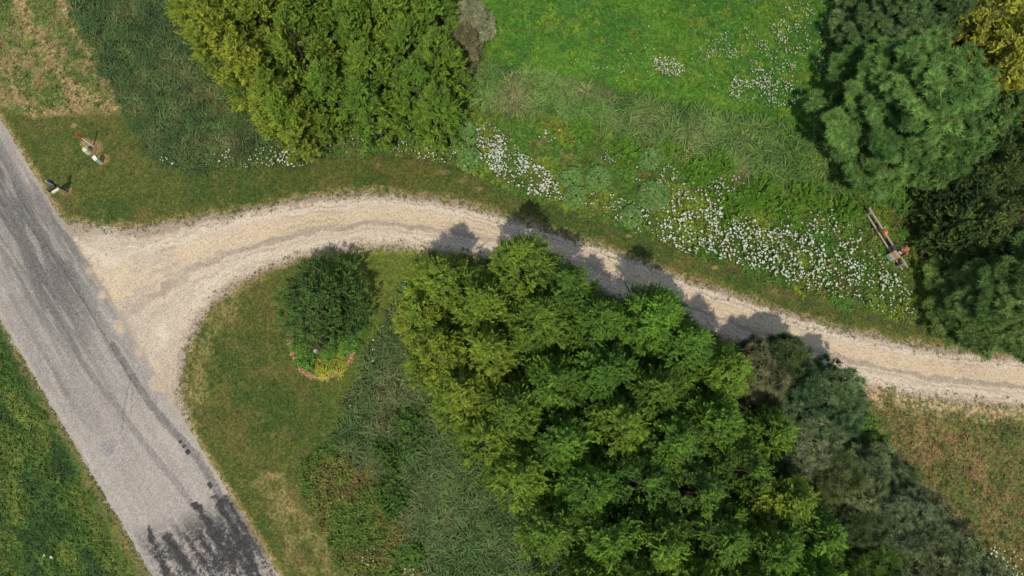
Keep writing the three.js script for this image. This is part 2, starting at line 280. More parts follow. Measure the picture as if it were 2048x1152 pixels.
// a flat sheet over a polygon, uv = place in the site map
function sheet(name, poly, y, mat) {
  const pts = poly.map(([x, z]) => new THREE.Vector2(x, z)), f = THREE.ShapeUtils.triangulateShape(pts, []), pos = [], uv = [], idx = [];
  for (const p of pts) { pos.push(p.x, y, p.y); uv.push((p.x - X0) / SW, (p.y - Z0) / SH); }
  for (const [a, b, c] of f) { const A = pts[a], B = pts[b], Cc = pts[c]; const up = (B.x - A.x) * (Cc.y - A.y) - (B.y - A.y) * (Cc.x - A.x) < 0; idx.push(...(up ? [a, b, c] : [a, c, b])); }
  const g = new THREE.BufferGeometry(); g.setAttribute('position', new THREE.Float32BufferAttribute(pos, 3)); g.setAttribute('uv', new THREE.Float32BufferAttribute(uv, 2)); g.setIndex(idx); g.computeVertexNormals();
  const m = mesh(name, g, mat); m.userData.kind = 'structure'; return m;
}
// clip a world polygon to the site rectangle
function clip(poly) {
  const planes = [(p) => p[0] - X0 - 0.01, (p) => X0 + SW - 0.01 - p[0], (p) => p[1] - Z0 - 0.01, (p) => Z0 + SH - 0.01 - p[1]];
  for (const d of planes) { const out = []; for (let i = 0; i < poly.length; i++) { const a = poly[i], b = poly[(i + 1) % poly.length], da = d(a), db = d(b); if (da >= 0) out.push(a); if (da * db < 0) { const t = da / (da - db); out.push([lerp(a[0], b[0], t), lerp(a[1], b[1], t)]); } } poly = out; }
  return poly;
}
{ // far ground, with a plain grass texture that repeats
  const S = 256, d = new Uint8Array(S * S * 4);
  for (let j = 0; j < S; j++) for (let i = 0; i < S; i++) { const k = (j * S + i) * 4, n = vn(i * 0.125, j * 0.125) * 20 + rnd() * 26; d[k] = 52 + n; d[k + 1] = 72 + n; d[k + 2] = 26 + n * 0.6; d[k + 3] = 255; }
  const t = tex(d, S, S, true); t.wrapS = t.wrapT = THREE.RepeatWrapping; t.repeat.set(120, 120);
  const g = mesh('ground', new THREE.PlaneGeometry(900, 900), std({ map: t, roughness: 1 })); g.rotation.x = -Math.PI / 2; g.position.y = -0.03; g.userData.kind = 'structure';
  const d2 = new Uint8Array(64 * 64 * 4); for (let i = 0; i < 4096; i++) { const n = rnd() * 36; d2[4 * i] = 156 + n; d2[4 * i + 1] = 148 + n; d2[4 * i + 2] = 138 + n; d2[4 * i + 3] = 255; }
  const t2 = tex(d2, 64, 64, true); t2.wrapS = t2.wrapT = THREE.RepeatWrapping; t2.repeat.set(3, 60);
  const far = mesh('far_road', new THREE.PlaneGeometry(RW - 0.02, 300), std({ map: t2 })); far.rotation.set(-Math.PI / 2, 0, Math.atan2(rdx, rdz)); far.position.set((rA[0] + rlA[0]) / 2 + rdx * 8, -0.02, (rA[1] + rlA[1]) / 2 + rdz * 8); far.userData.kind = 'structure';
  const mid = along(rlA[0], rlA[1]); far.position.set(rA[0] + rdz * sgn * RW / 2 + rdx * mid, -0.02, rA[1] - rdx * sgn * RW / 2 + rdz * mid);
}
sheet('field', [[X0, Z0], [X0, Z0 + SH], [X0 + SW, Z0 + SH], [X0 + SW, Z0]], 0, soilMat);
sheet('lawn', clip(toW.lawnNorth), 0.004, soilMat); names.lawn = 0;
sheet(numbered('lawn'), clip(toW.lawnIsland), 0.004, soilMat);
sheet('driveway', clip(toW.driveway), 0.008, gravelMat);
sheet('road', clip(toW.road), 0.012, roadMat);

// ---------------------------------------------------------------- foliage pieces
const leafMat = new THREE.MeshPhysicalMaterial({ color: 0xffffff, roughness: 0.9, metalness: 0, transmission: 0.15, thickness: 0, side: THREE.DoubleSide });
const needleMat = std({ color: 0xffffff, roughness: 0.7, side: THREE.DoubleSide });
const grassMat = std({ color: 0xffffff, roughness: 0.7, side: THREE.DoubleSide });
function leafQuad(out, ox, oy, oz, ax, ay, az, L, W, droop) {     // a folded leaf from (o) along a
  const a = new THREE.Vector3(ax, ay, az).normalize(), s = new THREE.Vector3().crossVectors(a, Math.abs(a.y) > 0.9 ? new THREE.Vector3(1, 0, 0) : UPV).normalize().multiplyScalar(W / 2);
  const mx = ox + a.x * L * 0.5, my = oy + a.y * L * 0.5 + droop * 0.3, mz = oz + a.z * L * 0.5, tx = ox + a.x * L, ty = oy + a.y * L - droop, tz = oz + a.z * L;
  out.push(ox, oy, oz, mx + s.x, my + s.y, mz + s.z, tx, ty, tz, ox, oy, oz, tx, ty, tz, mx - s.x, my - s.y, mz - s.z);
}
function spray(n, len, L, W, spread) {                             // a twig end with leaves round it, growing along +y
  const out = [];
  for (let i = 0; i < n; i++) {
    const t = (i + 0.6) / n, az = i * 2.399 + rr(-0.3, 0.3), el = rr(0.15, 0.75) * (1 - t * 0.3) + t * 0.35, k = Math.cos(el);
    leafQuad(out, Math.cos(az) * 0.02, t * len, Math.sin(az) * 0.02, Math.cos(az) * k * spread, Math.sin(el), Math.sin(az) * k * spread, L * rr(0.75, 1.2), W * rr(0.8, 1.2), L * rr(0.05, 0.3));
  }
  return tri(out);
}
function needles(n, L, W, cone) {
  const out = [];
  for (let i = 0; i < n; i++) {
    const az = i * 2.399 + rr(-0.3, 0.3), el = Math.PI / 2 - cone * Math.sqrt((i + 0.5) / n), k = Math.cos(el), l = L * rr(0.75, 1.15);
    const dx = Math.cos(az) * k, dy = Math.sin(el), dz = Math.sin(az) * k, sx = -Math.sin(az) * W, sz = Math.cos(az) * W, q = i % 3 * 0.04;
    out.push(sx, q, sz, -sx, q, -sz, dx * l, dy * l + q, dz * l, dx * l * 0.5, dy * l * 0.5 + q + W, dz * l * 0.5, sx * 0.3, q - W, sz * 0.3, dx * l, dy * l + q, dz * l);
  }
  return tri(out);
}
function tuft(n, L, W, lean, arch) {                               // blades of grass from one root
  const out = [];
  for (let i = 0; i < n; i++) {
    const az = rr(0, 6.283), l = L * rr(0.6, 1.15), le = lean * rr(0.35, 1.2), ox = rr(-0.08, 0.08), oz = rr(-0.08, 0.08), cx = Math.cos(az), cz = Math.sin(az), sx = -cz * W / 2, sz = cx * W / 2;
    const pt = (t) => { const ang = le + arch * t * t, r = l * t * Math.sin(Math.min(ang, 1.9)) , y = l * t * Math.max(0.12, Math.cos(Math.min(ang, 1.45))); return [ox + cx * r, y, oz + cz * r]; };
    const a = pt(0), b = pt(0.45), c = pt(0.78), d = pt(1);
    const q = (p, k) => [p[0] + sx * k, p[1], p[2] + sz * k];
    out.push(...q(a, 0.8), ...q(a, -0.8), ...q(b, 1), ...q(a, -0.8), ...q(b, -1), ...q(b, 1), ...q(b, 1), ...q(b, -1), ...q(c, 0.8), ...q(b, -1), ...q(c, -0.8), ...q(c, 0.8), ...q(c, 0.8), ...q(c, -0.8), ...d);
  }
  return tri(out);
}
function feather(n, len, L, W) {                                     // a leafy shoot: leaves left and right of the twig, one at its end, arching over
  const out = [];
  for (let i = 0; i < n; i++) {
    const t = 0.12 + 0.88 * i / (n - 1), side = i % 2 ? 1 : -1, k = i === n - 1 ? 0 : 1, l = L * (1.1 - 0.45 * t) * rr(0.8, 1.2), bend = 0.22 * len * t * t;
    leafQuad(out, 0, t * len - bend * 0.4, bend, side * k * rr(0.65, 0.9), rr(0.45, 0.7) + (k ? 0 : 0.5), rr(-0.15, 0.3), l, W * rr(0.85, 1.2), l * rr(0.05, 0.22));
  }
  return tri(out);
}
const sprays = [0, 1, 2, 3].map(() => feather(15, 0.56, 0.25, 0.064));
const broad = [0, 1].map(() => spray(11, 0.22, 0.15, 0.085, 1));
const fineSpray = [0, 1].map(() => needles(16, 0.22, 0.016, 1.3));
const pineTuft = [0, 1].map(() => needles(16, 0.28, 0.022, 1.35));
const spruceTuft = [0, 1].map(() => needles(16, 0.32, 0.02, 1.2));
const tallTuft = [0, 1, 2].map(() => tuft(9, 0.85, 0.04, 0.4, 1.1));
const bandTuft = [0, 1, 2].map(() => tuft(10, 1.2, 0.048, 0.3, 1.3));
const shortTuft = [0, 1].map(() => tuft(10, 0.34, 0.036, 0.5, 0.8));
const lowTuft = [0, 1].map(() => tuft(8, 0.13, 0.028, 0.7, 0.5));

const dir = new THREE.Vector3();
const rdir = (up = 1) => dir.set(gauss() * 0.7, up, gauss() * 0.7).normalize();
// plants spread over a polygon (photo outline laid on the ground)
function spread(name, label, category, poly, perM2, geos, colour, size, up = 1.4, accept) {
  const w = world(poly); let ax = 1e9, bx = -1e9, az = 1e9, bz = -1e9;
  for (const [x, z] of w) { ax = Math.min(ax, x); bx = Math.max(bx, x); az = Math.min(az, z); bz = Math.max(bz, z); }
  ax = Math.max(ax, -41); bx = Math.min(bx, 41); az = Math.max(az, -36); bz = Math.min(bz, 12);
  const list = geos.map((g) => new Batch(g, grassMat)), n = Math.round((bx - ax) * (bz - az) * perM2);
  for (let i = 0; i < n; i++) {
    const x = rr(ax, bx), z = rr(az, bz);
    if (!inside(w, x + (fbm(x * 1.5, z * 1.5, 2) - 0.5) * 0.7 , z + (fbm(x * 1.5 + 50, z * 1.5, 2) - 0.5) * 0.7)) continue;
    if (accept && !accept(x, z)) continue;
    const b = list[Math.floor(rnd() * list.length)];
    b.add(x, 0, z, rdir(up), size(x, z), colour(x, z));
  }
  const g = new THREE.Group(); g.name = numbered(name); g.userData = { label, category, kind: 'stuff' }; scene.add(g);
  for (const b of list) if (b.c.length) b.build(category.includes('grass') ? 'grass_blades' : 'leaves', g);
  return g;
}
const pick = (list) => list[Math.floor(rnd() * list.length)];
const vary = (c, k = 0.25) => shade(c, 1 + (rnd() - 0.5) * 2 * k);
const notBed = (x, z) => !inside(toW.bed, x, z);

spread('tall_grass', 'dark green tall grass between the cut hay strip and yellow-green grove', 'tall grass', P.tallNW, 24, tallTuft, (x, z) => { const n = fbm(x * 0.8, z * 0.8, 3); return vary(n > 0.6 ? lin(100, 112, 62) : n < 0.4 ? lin(62, 90, 44) : lin(78, 100, 48), 0.62); }, (x, z) => rr(0.55, 1.0), 2);
spread('tall_grass', 'grey-green tall grass strip between the island lawn and central grove', 'tall grass', P.tallMid, 24, tallTuft, (x, z) => { const n = fbm(x * 0.8 + 30, z * 0.8, 3); return vary(n > 0.62 ? lin(100, 112, 64) : n < 0.4 ? lin(70, 100, 44) : lin(86, 108, 56), 0.62); }, () => rr(0.6, 1.1), 1.6);
spread('tall_grass', 'arching silvery-green tall grass band below the bright green field', 'tall grass', P.band, 18, bandTuft, (x, z) => { const n = fbm(x * 0.8 + 10, z * 0.8, 3); return vary(n + rr(-0.08, 0.08) > 0.72 ? lin(128, 124, 88) : n < 0.42 ? lin(78, 112, 46) : lin(96, 124, 58), 0.6); }, () => rr(0.6, 1.05), 2.2);
spread('field_grass', 'bright green low crop of the open field above the tall grass band', 'grass', P.fieldN, 40, shortTuft, (x, z) => { const n = fbm(x * 0.35 + 40, z * 0.35 + 11, 3), m = fbm(x * 1.2, z * 1.2, 2); return vary(m + rr(-0.12, 0.12) > 0.66 ? lin(104, 134, 36) : n + rr(-0.08, 0.08) > 0.55 ? lin(68, 116, 36) : lin(84, 128, 34), 0.46); }, () => rr(0.5, 0.9));
spread('field_grass', 'rough green grass on the far side of the paved road', 'grass', P.fieldSW, 34, shortTuft, (x, z) => { const n = fbm(along(x, z) * 0.4, across(x, z) * 1.4, 3); return vary(n + rr(-0.1, 0.1) > 0.6 ? lin(104, 122, 46) : n < 0.4 ? lin(54, 84, 32) : lin(72, 104, 32), 0.46); }, (x, z) => rr(0.6, 1.15) * (0.45 + 0.55 * ss(0.3, 1.4, Math.abs(across(x, z)) - RW)), 1.4, (x, z) => Math.abs(across(x, z)) > RW + 0.08 + rnd() * 0.6);
spread('cut_grass', 'patchy cut hay with straw streaks beside the paved road', 'grass', P.hay, 16, lowTuft.concat(shortTuft.slice(0, 1)), (x, z) => { const n = fbm(x * 1.3 + 9, z * 1.3, 4); return vary(n + rr(-0.14, 0.14) > 0.55 ? lin(150, 132, 92) : lin(90, 108, 46), 0.34); }, () => rr(0.5, 1.0));
spread('cut_grass', 'brown and green stubble in the field below the driveway', 'grass', P.fieldSE, 16, lowTuft.concat(shortTuft.slice(0, 1)), (x, z) => { const n = fbm(x * 0.6 + 60, z * 0.9 + 12, 4); return vary(n + rr(-0.1, 0.1) > 0.58 ? lin(132, 111, 78) : rnd() < 0.3 ? lin(122, 110, 62) : lin(80, 96, 40), 0.36); }, () => rr(0.5, 1.0), 1.2, (x, z) => dist(loW, x, z) > 0.4 + rnd() * 1.2);
spread('weeds', 'low olive and reddish weeds between tall grass and island lawn', 'weeds', P.weeds, 46, broad.concat(shortTuft), (x, z) => { const n = fbm(x * 0.9 + 5, z * 0.9, 3); return vary(n + rr(-0.15, 0.15) > 0.66 ? lin(104, 94, 48) : n < 0.42 ? lin(80, 106, 34) : lin(104, 112, 46), 0.42); }, () => rr(0.8, 1.5));
spread('meadow_plants', 'mixed green wildflower meadow plants along the driveway lawn', 'meadow', P.meadow, 40, broad.concat(shortTuft), (x, z) => { const n = fbm(x * 0.5 + 15, z * 0.5, 3), m = fbm(x * 1.3 + 80, z * 1.3, 2); return vary(m + rr(-0.12, 0.12) > 0.72 ? lin(106, 114, 54) : n + rr(-0.06, 0.06) > 0.56 ? lin(78, 120, 36) : n + rr(-0.06, 0.06) < 0.42 ? lin(110, 134, 38) : lin(88, 116, 42), 0.45); }, () => rr(0.7, 1.35));
spread('lawn_grass', 'short mown grass blades of the lawn above the driveway', 'lawn grass', P.lawnNorth, 16, lowTuft, (x, z) => vary(fbm(x * 0.8 + 60, z * 0.8 + 9, 3) > 0.62 ? lin(98, 92, 46) : lin(74, 90, 31), 0.3), () => rr(0.4, 0.75), 1, (x, z) => !inside(toW.driveway, x, z) && !inside(toW.road, x, z) && Math.min(dist(upW, x, z), 9) > 0.1);
spread('lawn_grass', 'short mown grass blades of the island lawn', 'lawn grass', P.lawnIsland, 16, lowTuft, (x, z) => vary(fbm(x * 0.8 + 60, z * 0.8 + 9, 3) > 0.56 ? lin(98, 91, 46) : lin(76, 90, 32), 0.3), () => rr(0.4, 0.75), 1, (x, z) => !inside(toW.driveway, x, z) && !inside(toW.road, x, z) && notBed(x, z));
// ragged tufts along the gravel edges
{
  const bs = lowTuft.map((g) => new Batch(g, grassMat));
  for (const line of [upW, loW]) for (let i = 0; i + 1 < line.length; i++) {
    const [ax, az] = line[i], [bx, bz] = line[i + 1], L = Math.hypot(bx - ax, bz - az);
    for (let k = 0; k < L * 9; k++) { const t = rnd(), o = gauss() * 0.22; const x = lerp(ax, bx, t) - (bz - az) / L * o, z = lerp(az, bz, t) + (bx - ax) / L * o; if (inside(toW.road, x, z)) continue; if (fbm(x * 1.2, z * 1.2 + 5, 2) < 0.42) continue; pick(bs).add(x, 0.008, z, rdir(1), rr(0.5, 1.1), vary(rnd() < 0.35 ? lin(146, 124, 82) : lin(70, 92, 38), 0.3)); }
  }
  const g = new THREE.Group(); g.name = 'verge_grass'; g.userData = { label: 'sparse grass tufts growing along the gravel driveway edges', category: 'grass', kind: 'stuff' }; scene.add(g);
  for (const b of bs) b.build('grass_blades', g);
}

// ---------------------------------------------------------------- trees
const barkMat = std({ color: col(74, 64, 52), roughness: 1 }), greyBark = std({ color: col(120, 112, 100), roughness: 1 });
function limb(a, b, r0, r1, seg = 6) {
  const d = new THREE.Vector3().subVectors(b, a), L = d.length(), g = new THREE.CylinderGeometry(r1, r0, L, seg, 1, true);
  g.translate(0, L / 2, 0); g.applyQuaternion(new THREE.Quaternion().setFromUnitVectors(UPV, d.normalize())); g.translate(a.x, a.y, a.z); return g.toNonIndexed();
}
const V = (x, y, z) => new THREE.Vector3(x, y, z);
function leafTree(o) {
  const { u, v, h, r, c1, c2, name, label, group, geos = sprays, dens = 1, low = 0.12, k2 = 0.35, tip = 1, clump = 0.3, gap = 0 } = o;
  const yc = h * 0.6, [x, z] = G(u, v, yc), t = thing(name, label, 'tree', x, z, group);
  const ph = rr(0, 99), b = new Batch(pick(geos), geos === fineSpray ? needleMat : leafMat), tips = [], nC = Math.round(54 * r * r * dens), top = h, bot = h * low;
  const lx = rr(-0.25, 0.25), lz = rr(-0.25, 0.25);
  for (let i = 0; i < nC; i++) {
    const yn = 1 - Math.pow(rnd(), 0.8), az = i * 2.399 + rr(-0.4, 0.4);                  // yn: 0 crown foot, 1 top
    const prof = Math.pow(Math.max(0, 1 - Math.pow(yn, 1.5)), 0.82) * (0.7 + 0.3 * ss(0, 0.3, yn));
    const rad = r * prof * (0.78 + 0.5 * fbm(ph + az * 0.9, yn * 3 + ph, 2)) * (rnd() < 0.3 ? rr(0.3, 0.8) : rr(0.78, 1.14));
    const cy = lerp(bot, top - 0.2, yn), cx = Math.cos(az) * rad + lx * yn, cz = Math.sin(az) * rad + lz * yn;
    if (gap && fbm(cx * 0.9 + ph, cz * 0.9 + yn * 2, 2) < gap) continue;
    tips.push(V(cx, cy, cz));
    const out = V(Math.cos(az) * (0.35 + prof), 0.55 + yn * 0.8, Math.sin(az) * (0.35 + prof)).normalize(), cc = clump * rr(0.6, 1.3), mixT = clamp(fbm(cx * 0.7 + ph, cz * 0.7 + cy * 0.5, 2) * 1.8 - 0.4 + (rnd() - 0.5) * k2), base = mixc(c1, c2, mixT), n = Math.round(4 + 5 * rnd());
    for (let q = 0; q < n; q++) {
      const d = V(gauss(), gauss() * 0.7, gauss()).multiplyScalar(0.85).add(out).normalize(), e = cc * 0.55 * Math.pow(rnd(), 0.7);
      b.add(cx + d.x * e - out.x * 0.12, Math.max(0.15, cy + d.y * e * 0.8), cz + d.z * e - out.z * 0.12, d.addScaledVector(V(0, 1, 0), 0.15).normalize(), rr(0.6, 1.15) * tip, vary(base, 0.36));
    }
  }
  for (let q = 0; q < 26; q++) { const e = q / 26; b.add(lx + gauss() * 0.16 * (1 - e), h - 0.35 + e * 0.75, lz + gauss() * 0.16 * (1 - e), rdir(1.6), rr(0.55, 0.85) * tip, vary(mixc(c1, c2, rnd()), 0.25)); }
  const trunkTop = V(lx * 0.8, h * 0.82, lz * 0.8);
  mesh('trunk', mergeGeometries([limb(V(0, -0.1, 0), V(lx * 0.3, h * 0.35, lz * 0.3), 0.035 * h * 0.6, 0.02 * h, 8), limb(V(lx * 0.3, h * 0.35, lz * 0.3), trunkTop, 0.02 * h, 0.03, 7)]), o.bark ?? barkMat, t);
  const br = []; for (let i = 0; i < tips.length; i += 6) { const p = tips[i], f = clamp(p.y / h - 0.22, 0.1, 0.75); br.push(limb(V(lx * f, h * f, lz * f), p, 0.045, 0.012, 4)); }
  mesh('branches', mergeGeometries(br), o.bark ?? barkMat, t).userData.kind = 'stuff';
  b.build('crown', t);
  return t;
}
function pineTree(o) {
  const { u, v, h, r, c1, c2, name, label, group, tuftGeo = pineTuft, whorls = 9, arms = 9, dens = 1, tip = 1, rise = 0.35, ycf = 0.6, bushy = 1 } = o;
  const [x, z] = G(u, v, h * ycf), t = thing(name, label, 'tree', x, z, group), b = new Batch(pick(tuftGeo), needleMat), br = [], ph = rr(0, 99);
  for (let w = 0; w < whorls; w++) {
    const wy = lerp(0.1, 0.97, (w + rr(-0.25, 0.25)) / whorls), y0 = h * wy, L0 = r * Math.pow(1 - Math.max(0, wy - 0.12) / 0.95, 0.8) + 0.25, na = Math.max(4, Math.round(arms * (1 - wy * 0.45)));
    for (let k = 0; k < na; k++) {
      const az = k / na * 6.283 + w * 1.1 + rr(-0.25, 0.25), L = L0 * rr(0.58, 1.14), lift = rise * rr(0.6, 1.4), ca = Math.cos(az), sa = Math.sin(az);
      const pt = (s) => V(ca * L * s, y0 + lift * L * s * s + 0.1 * s, sa * L * s), end = pt(1);
      br.push(limb(V(0, y0, 0), pt(0.55), 0.05, 0.03, 4), limb(pt(0.55), end, 0.03, 0.01, 4));
      const steps = Math.max(2, Math.round(L * 2.6 * dens)), base = mixc(c1, c2, clamp(fbm(az + ph, w * 0.7, 2) * 1.6 - 0.3));
      for (let s = 0; s <= steps; s++) {
        const f = 0.28 + 0.72 * (s + rr(-0.2, 0.2)) / steps, p = pt(Math.min(1.02, f)), wide = 0.12 + 0.2 * L * (1 - Math.abs(f - 0.6) * 1.7) * bushy, m = 1 + Math.round(wide * 4.5);
        for (let e = 0; e < m; e++) {                                      // one rounded clump of needle tufts at each twig end
          const side = m === 1 ? 0 : (e / (m - 1) * 2 - 1) * wide + rr(-0.08, 0.08), px = p.x - sa * side + ca * Math.abs(side) * 0.5, pz = p.z + ca * side + sa * Math.abs(side) * 0.5, py = p.y + Math.abs(side) * 0.15 + rr(-0.08, 0.12), cb = shade(base, rr(0.82, 1.2)), cr = rr(0.12, 0.2) * tip;
          for (let q = 0; q < 7; q++) {
            const d = V(ca * 0.5 - sa * Math.sign(side) * 0.3, 0.75, sa * 0.5 + ca * Math.sign(side) * 0.3).add(V(gauss(), gauss() * 0.6, gauss()).multiplyScalar(0.55)).normalize();
            b.add(px + d.x * cr, Math.max(0.2, py + d.y * cr * 0.8), pz + d.z * cr, d, rr(0.6, 1.15) * tip, vary(cb, 0.34));
          }
        }
      }
    }
  }
  for (let q = 0; q < 14; q++) b.add(gauss() * 0.1, h * rr(0.93, 1.0), gauss() * 0.1, rdir(1.5), rr(0.8, 1.1) * tip, vary(c2, 0.2));
  mesh('trunk', mergeGeometries([limb(V(0, -0.1, 0), V(0, h * 0.5, 0), 0.022 * h, 0.013 * h, 8), limb(V(0, h * 0.5, 0), V(0, h, 0), 0.013 * h, 0.02, 7)]), o.bark ?? barkMat, t);
  mesh('branches', mergeGeometries(br), o.bark ?? barkMat, t).userData.kind = 'stuff';
  b.build('crown', t);
  return t;
}
const YG = lin(118, 146, 34), MG = lin(84, 128, 32), DG = lin(64, 106, 30), GG = lin(100, 140, 34), OL = lin(150, 160, 46);
// grove beyond the top lawn: planted rows of leafy trees, yellower towards the cut hay
const nw = [[395, 5, 1.8, 1], [440, 75, 1.8, 1], [505, 30, 1.9, 0.9], [500, 140, 1.8, 1], [545, 205, 1.7, 0.95], [585, 245, 1.4, 0.9], [600, 100, 2.0, 0.55], [620, 20, 1.9, 0.5], [655, 185, 1.9, 0.35], [700, 60, 2.0, 0.4], [735, 150, 2.0, 0.3], [740, 215, 1.6, 0.25], [790, 20, 1.8, 0.35], [815, 95, 1.9, 0.35], [835, 185, 1.8, 0.25], [870, 225, 1.4, 0.2], [885, 120, 1.5, 0.2], [870, 30, 1.6, 0.3], [450, -60, 1.8, 0.9], [560, -60, 1.9, 0.7], [690, -60, 2, 0.4], [820, -60, 1.9, 0.3]];
function upperLabel(u, v, y) {
  const look = y > 0.8 ? 'yellow-green leafy tree' : y > 0.45 ? 'light green leafy tree' : 'mid green leafy tree';
  const by = y > 0.8 ? (v > 190 ? 'overhanging the flowers at the foot of the upper grove' : 'facing the dark tall grass at the upper grove') : v > 160 ? 'above the flower strip below the upper grove' : u > 800 ? 'beside the grey shrubs of the upper grove' : 'in the middle of the upper grove';
  return { label: look + ' ' + by, group: 'trees: ' + look + ' ' + by };
}
for (const [u, v, r, y] of nw) leafTree({ u, v, h: rr(6.2, 7.4), r: r * 1.06, gap: 0.3, tip: 1.02, clump: 0.33, c1: mixc(MG, YG, y * 0.8), c2: mixc(GG, OL, y), name: 'grove_tree', ...upperLabel(u, v, y) });
// central grove
const mid = [[885, 575, 2.0, 0.75, 8.0], [1050, 535, 2.1, 0.65, 9.2], [965, 615, 1.9, 0.6, 7.5], [850, 640, 1.6, 0.95, 6.4], [1130, 580, 1.8, 0.25, 8.4], [870, 705, 1.8, 0.95, 6.6], [970, 705, 2.0, 0.75, 7.6], [1080, 650, 2.0, 0.4, 7.8], [1190, 655, 1.8, 0.2, 8.4], [1310, 635, 2.1, 0.1, 9.2], [1365, 695, 1.9, 0.1, 8.6], [1210, 745, 2.0, 0.1, 7.8], [1110, 765, 2.0, 0.25, 7.6], [920, 790, 1.8, 0.9, 6.8], [1015, 820, 2.0, 0.5, 7.4], [975, 880, 1.7, 0.75, 6.8], [1310, 790, 2.0, 0.4, 7.6], [1440, 745, 1.7, 0.4, 8.4], [1225, 850, 2.0, 0.45, 7.8], [1120, 880, 2.0, 0.2, 7.6], [1040, 950, 1.9, 0.5, 7.2], [1340, 890, 2.0, 0.2, 7.8], [1430, 850, 1.9, 0.2, 7.6], [1170, 975, 2.0, 0.15, 7.6], [1275, 960, 2.0, 0.15, 7.6], [1380, 985, 2.0, 0.3, 7.8], [1110, 1050, 1.8, 0.4, 7.2], [1215, 1070, 2.0, 0.2, 7.6], [1320, 1075, 2.0, 0.3, 7.6], [1480, 935, 1.9, 0.25, 7.4], [1540, 870, 1.5, 0.3, 7.0], [1440, 1070, 2.0, 0.3, 7.6], [1560, 1000, 1.7, 0.8, 7.2], [1540, 1090, 2.0, 0.15, 7.4], [1620, 1060, 1.6, 0.1, 7.0], [1150, 1155, 1.9, 0.5, 7.2], [1260, 1170, 2.0, 0.4, 7.6], [1380, 1175, 2.0, 0.35, 7.6], [1500, 1180, 2.0, 0.5, 7.4], [1620, 1170, 1.9, 0.15, 7.2]];
function groveLabel(u, v, y) {
  const look = y > 0.7 ? 'yellow-tinged leafy tree' : y > 0.35 ? 'green leafy tree with yellowing sprigs' : 'deep green leafy tree';
  const by = v < 640 + (u - 1200) * 0.3 && u < 1400 ? 'where the central grove shades the driveway' : u < 850 + (v - 550) * 0.42 + 70 ? 'beside the grey-green tall grass strip' : u > 1390 + (v - 740) * 0.48 ? 'beside the grey-green evergreens' : v > 1040 ? 'deep in the lower central grove' : v > 860 ? 'in the middle of the central grove' : 'just inside the central grove behind its driveway side';
  return { label: look + ' ' + by, group: 'trees: ' + look + ' ' + by };
}
for (const [u, v, r, y, h] of mid) leafTree({ u, v, h, r: r * 1.04, gap: 0.3, tip: 1.02, clump: 0.33, c1: mixc(DG, YG, y * 0.75), c2: mixc(lin(98, 148, 36), OL, y * 0.8), name: 'grove_tree', ...groveLabel(u, v, y) });
// grey-green evergreens along the right flank of the central grove
const GE = lin(92, 112, 76), GE2 = lin(138, 152, 112), BG = lin(74, 106, 66), BG2 = lin(116, 144, 94);
const flank = [[1505, 750, 1.5, 4.6, lin(96, 102, 72), lin(136, 138, 98)], [1560, 730, 1.3, 4.4, lin(60, 88, 52), lin(92, 110, 62)], [1632, 805, 2.5, 5.0, BG, BG2], [1612, 890, 2.0, 4.6, GE, GE2], [1700, 960, 2.0, 4.4, GE, lin(136, 150, 102)], [1660, 950, 1.3, 4.6, lin(84, 104, 58), lin(128, 142, 84)], [1780, 1045, 2.1, 4.4, GE, GE2], [1850, 1110, 2.2, 4.4, lin(96, 116, 76), lin(142, 152, 108)], [1720, 1130, 1.6, 4.6, lin(66, 100, 38), lin(104, 132, 48)], [1700, 1050, 1.3, 4.4, lin(66, 88, 50), lin(98, 118, 70)], [1940, 1190, 1.8, 4.4, GE, GE2], [1790, 1200, 1.8, 4.6, GE, GE2]];
const flankLabel = ['olive grey evergreen shaded by the grove beside the driveway', 'small dark green evergreen at the driveway edge', 'large blue-green evergreen where driveway meets stubble field', 'pale grey evergreen behind the large blue-green one']; let flankAt = 0;
for (const [u, v, r, h, c1, c2] of flank) pineTree({ u, v, h, r: r * 1.12, c1, c2, tuftGeo: spruceTuft, whorls: 8, arms: 10, dens: 1.2, rise: 0.38, tip: 1.15, bushy: 1.1, name: 'grey_evergreen', label: flankLabel[flankAt++] ?? 'grey-green bushy evergreen between central grove and stubble field', ...(flankAt > 4 ? { group: 'grey-green evergreens along the central grove' } : {}) });
// trees along the right
const PG = lin(80, 122, 58), PG2 = lin(124, 162, 84);
pineTree({ u: 1825, v: 225, h: 9.0, r: 4.5, ycf: 0.5, c1: PG, c2: PG2, whorls: 10, arms: 11, dens: 1.1, rise: 0.42, tip: 1.25, bushy: 1.0, name: 'white_pine', label: 'large round light green pine beside the white-flowered field corner' });
pineTree({ u: 2015, v: 590, h: 7.4, r: 3.1, c1: lin(82, 118, 56), c2: lin(130, 158, 84), whorls: 9, arms: 8, dens: 1, rise: 0.25, tip: 1.2, bark: greyBark, name: 'white_pine', label: 'open-branched light green pine leaning over the driveway verge' });
pineTree({ u: 2120, v: 560, h: 8, r: 3.2, c1: lin(76, 110, 56), c2: lin(118, 150, 80), whorls: 9, arms: 8, rise: 0.25, tip: 1.2, bark: greyBark, name: 'white_pine', label: 'light green pine behind the open-branched pine by the driveway' });
for (const [u, v, r, h] of [[1790, 30, 2.2, 7.2], [1870, 5, 2.2, 7.4], [1780, -30, 1.8, 6.6], [1860, -60, 2.2, 7.2]]) pineTree({ u, v, h, r, c1: lin(72, 106, 58), c2: lin(110, 140, 84), whorls: 9, arms: 9, tip: 1.2, name: 'white_pine', label: 'dark grey-green pine behind the large round pine', group: 'dark pines behind the large pine' });
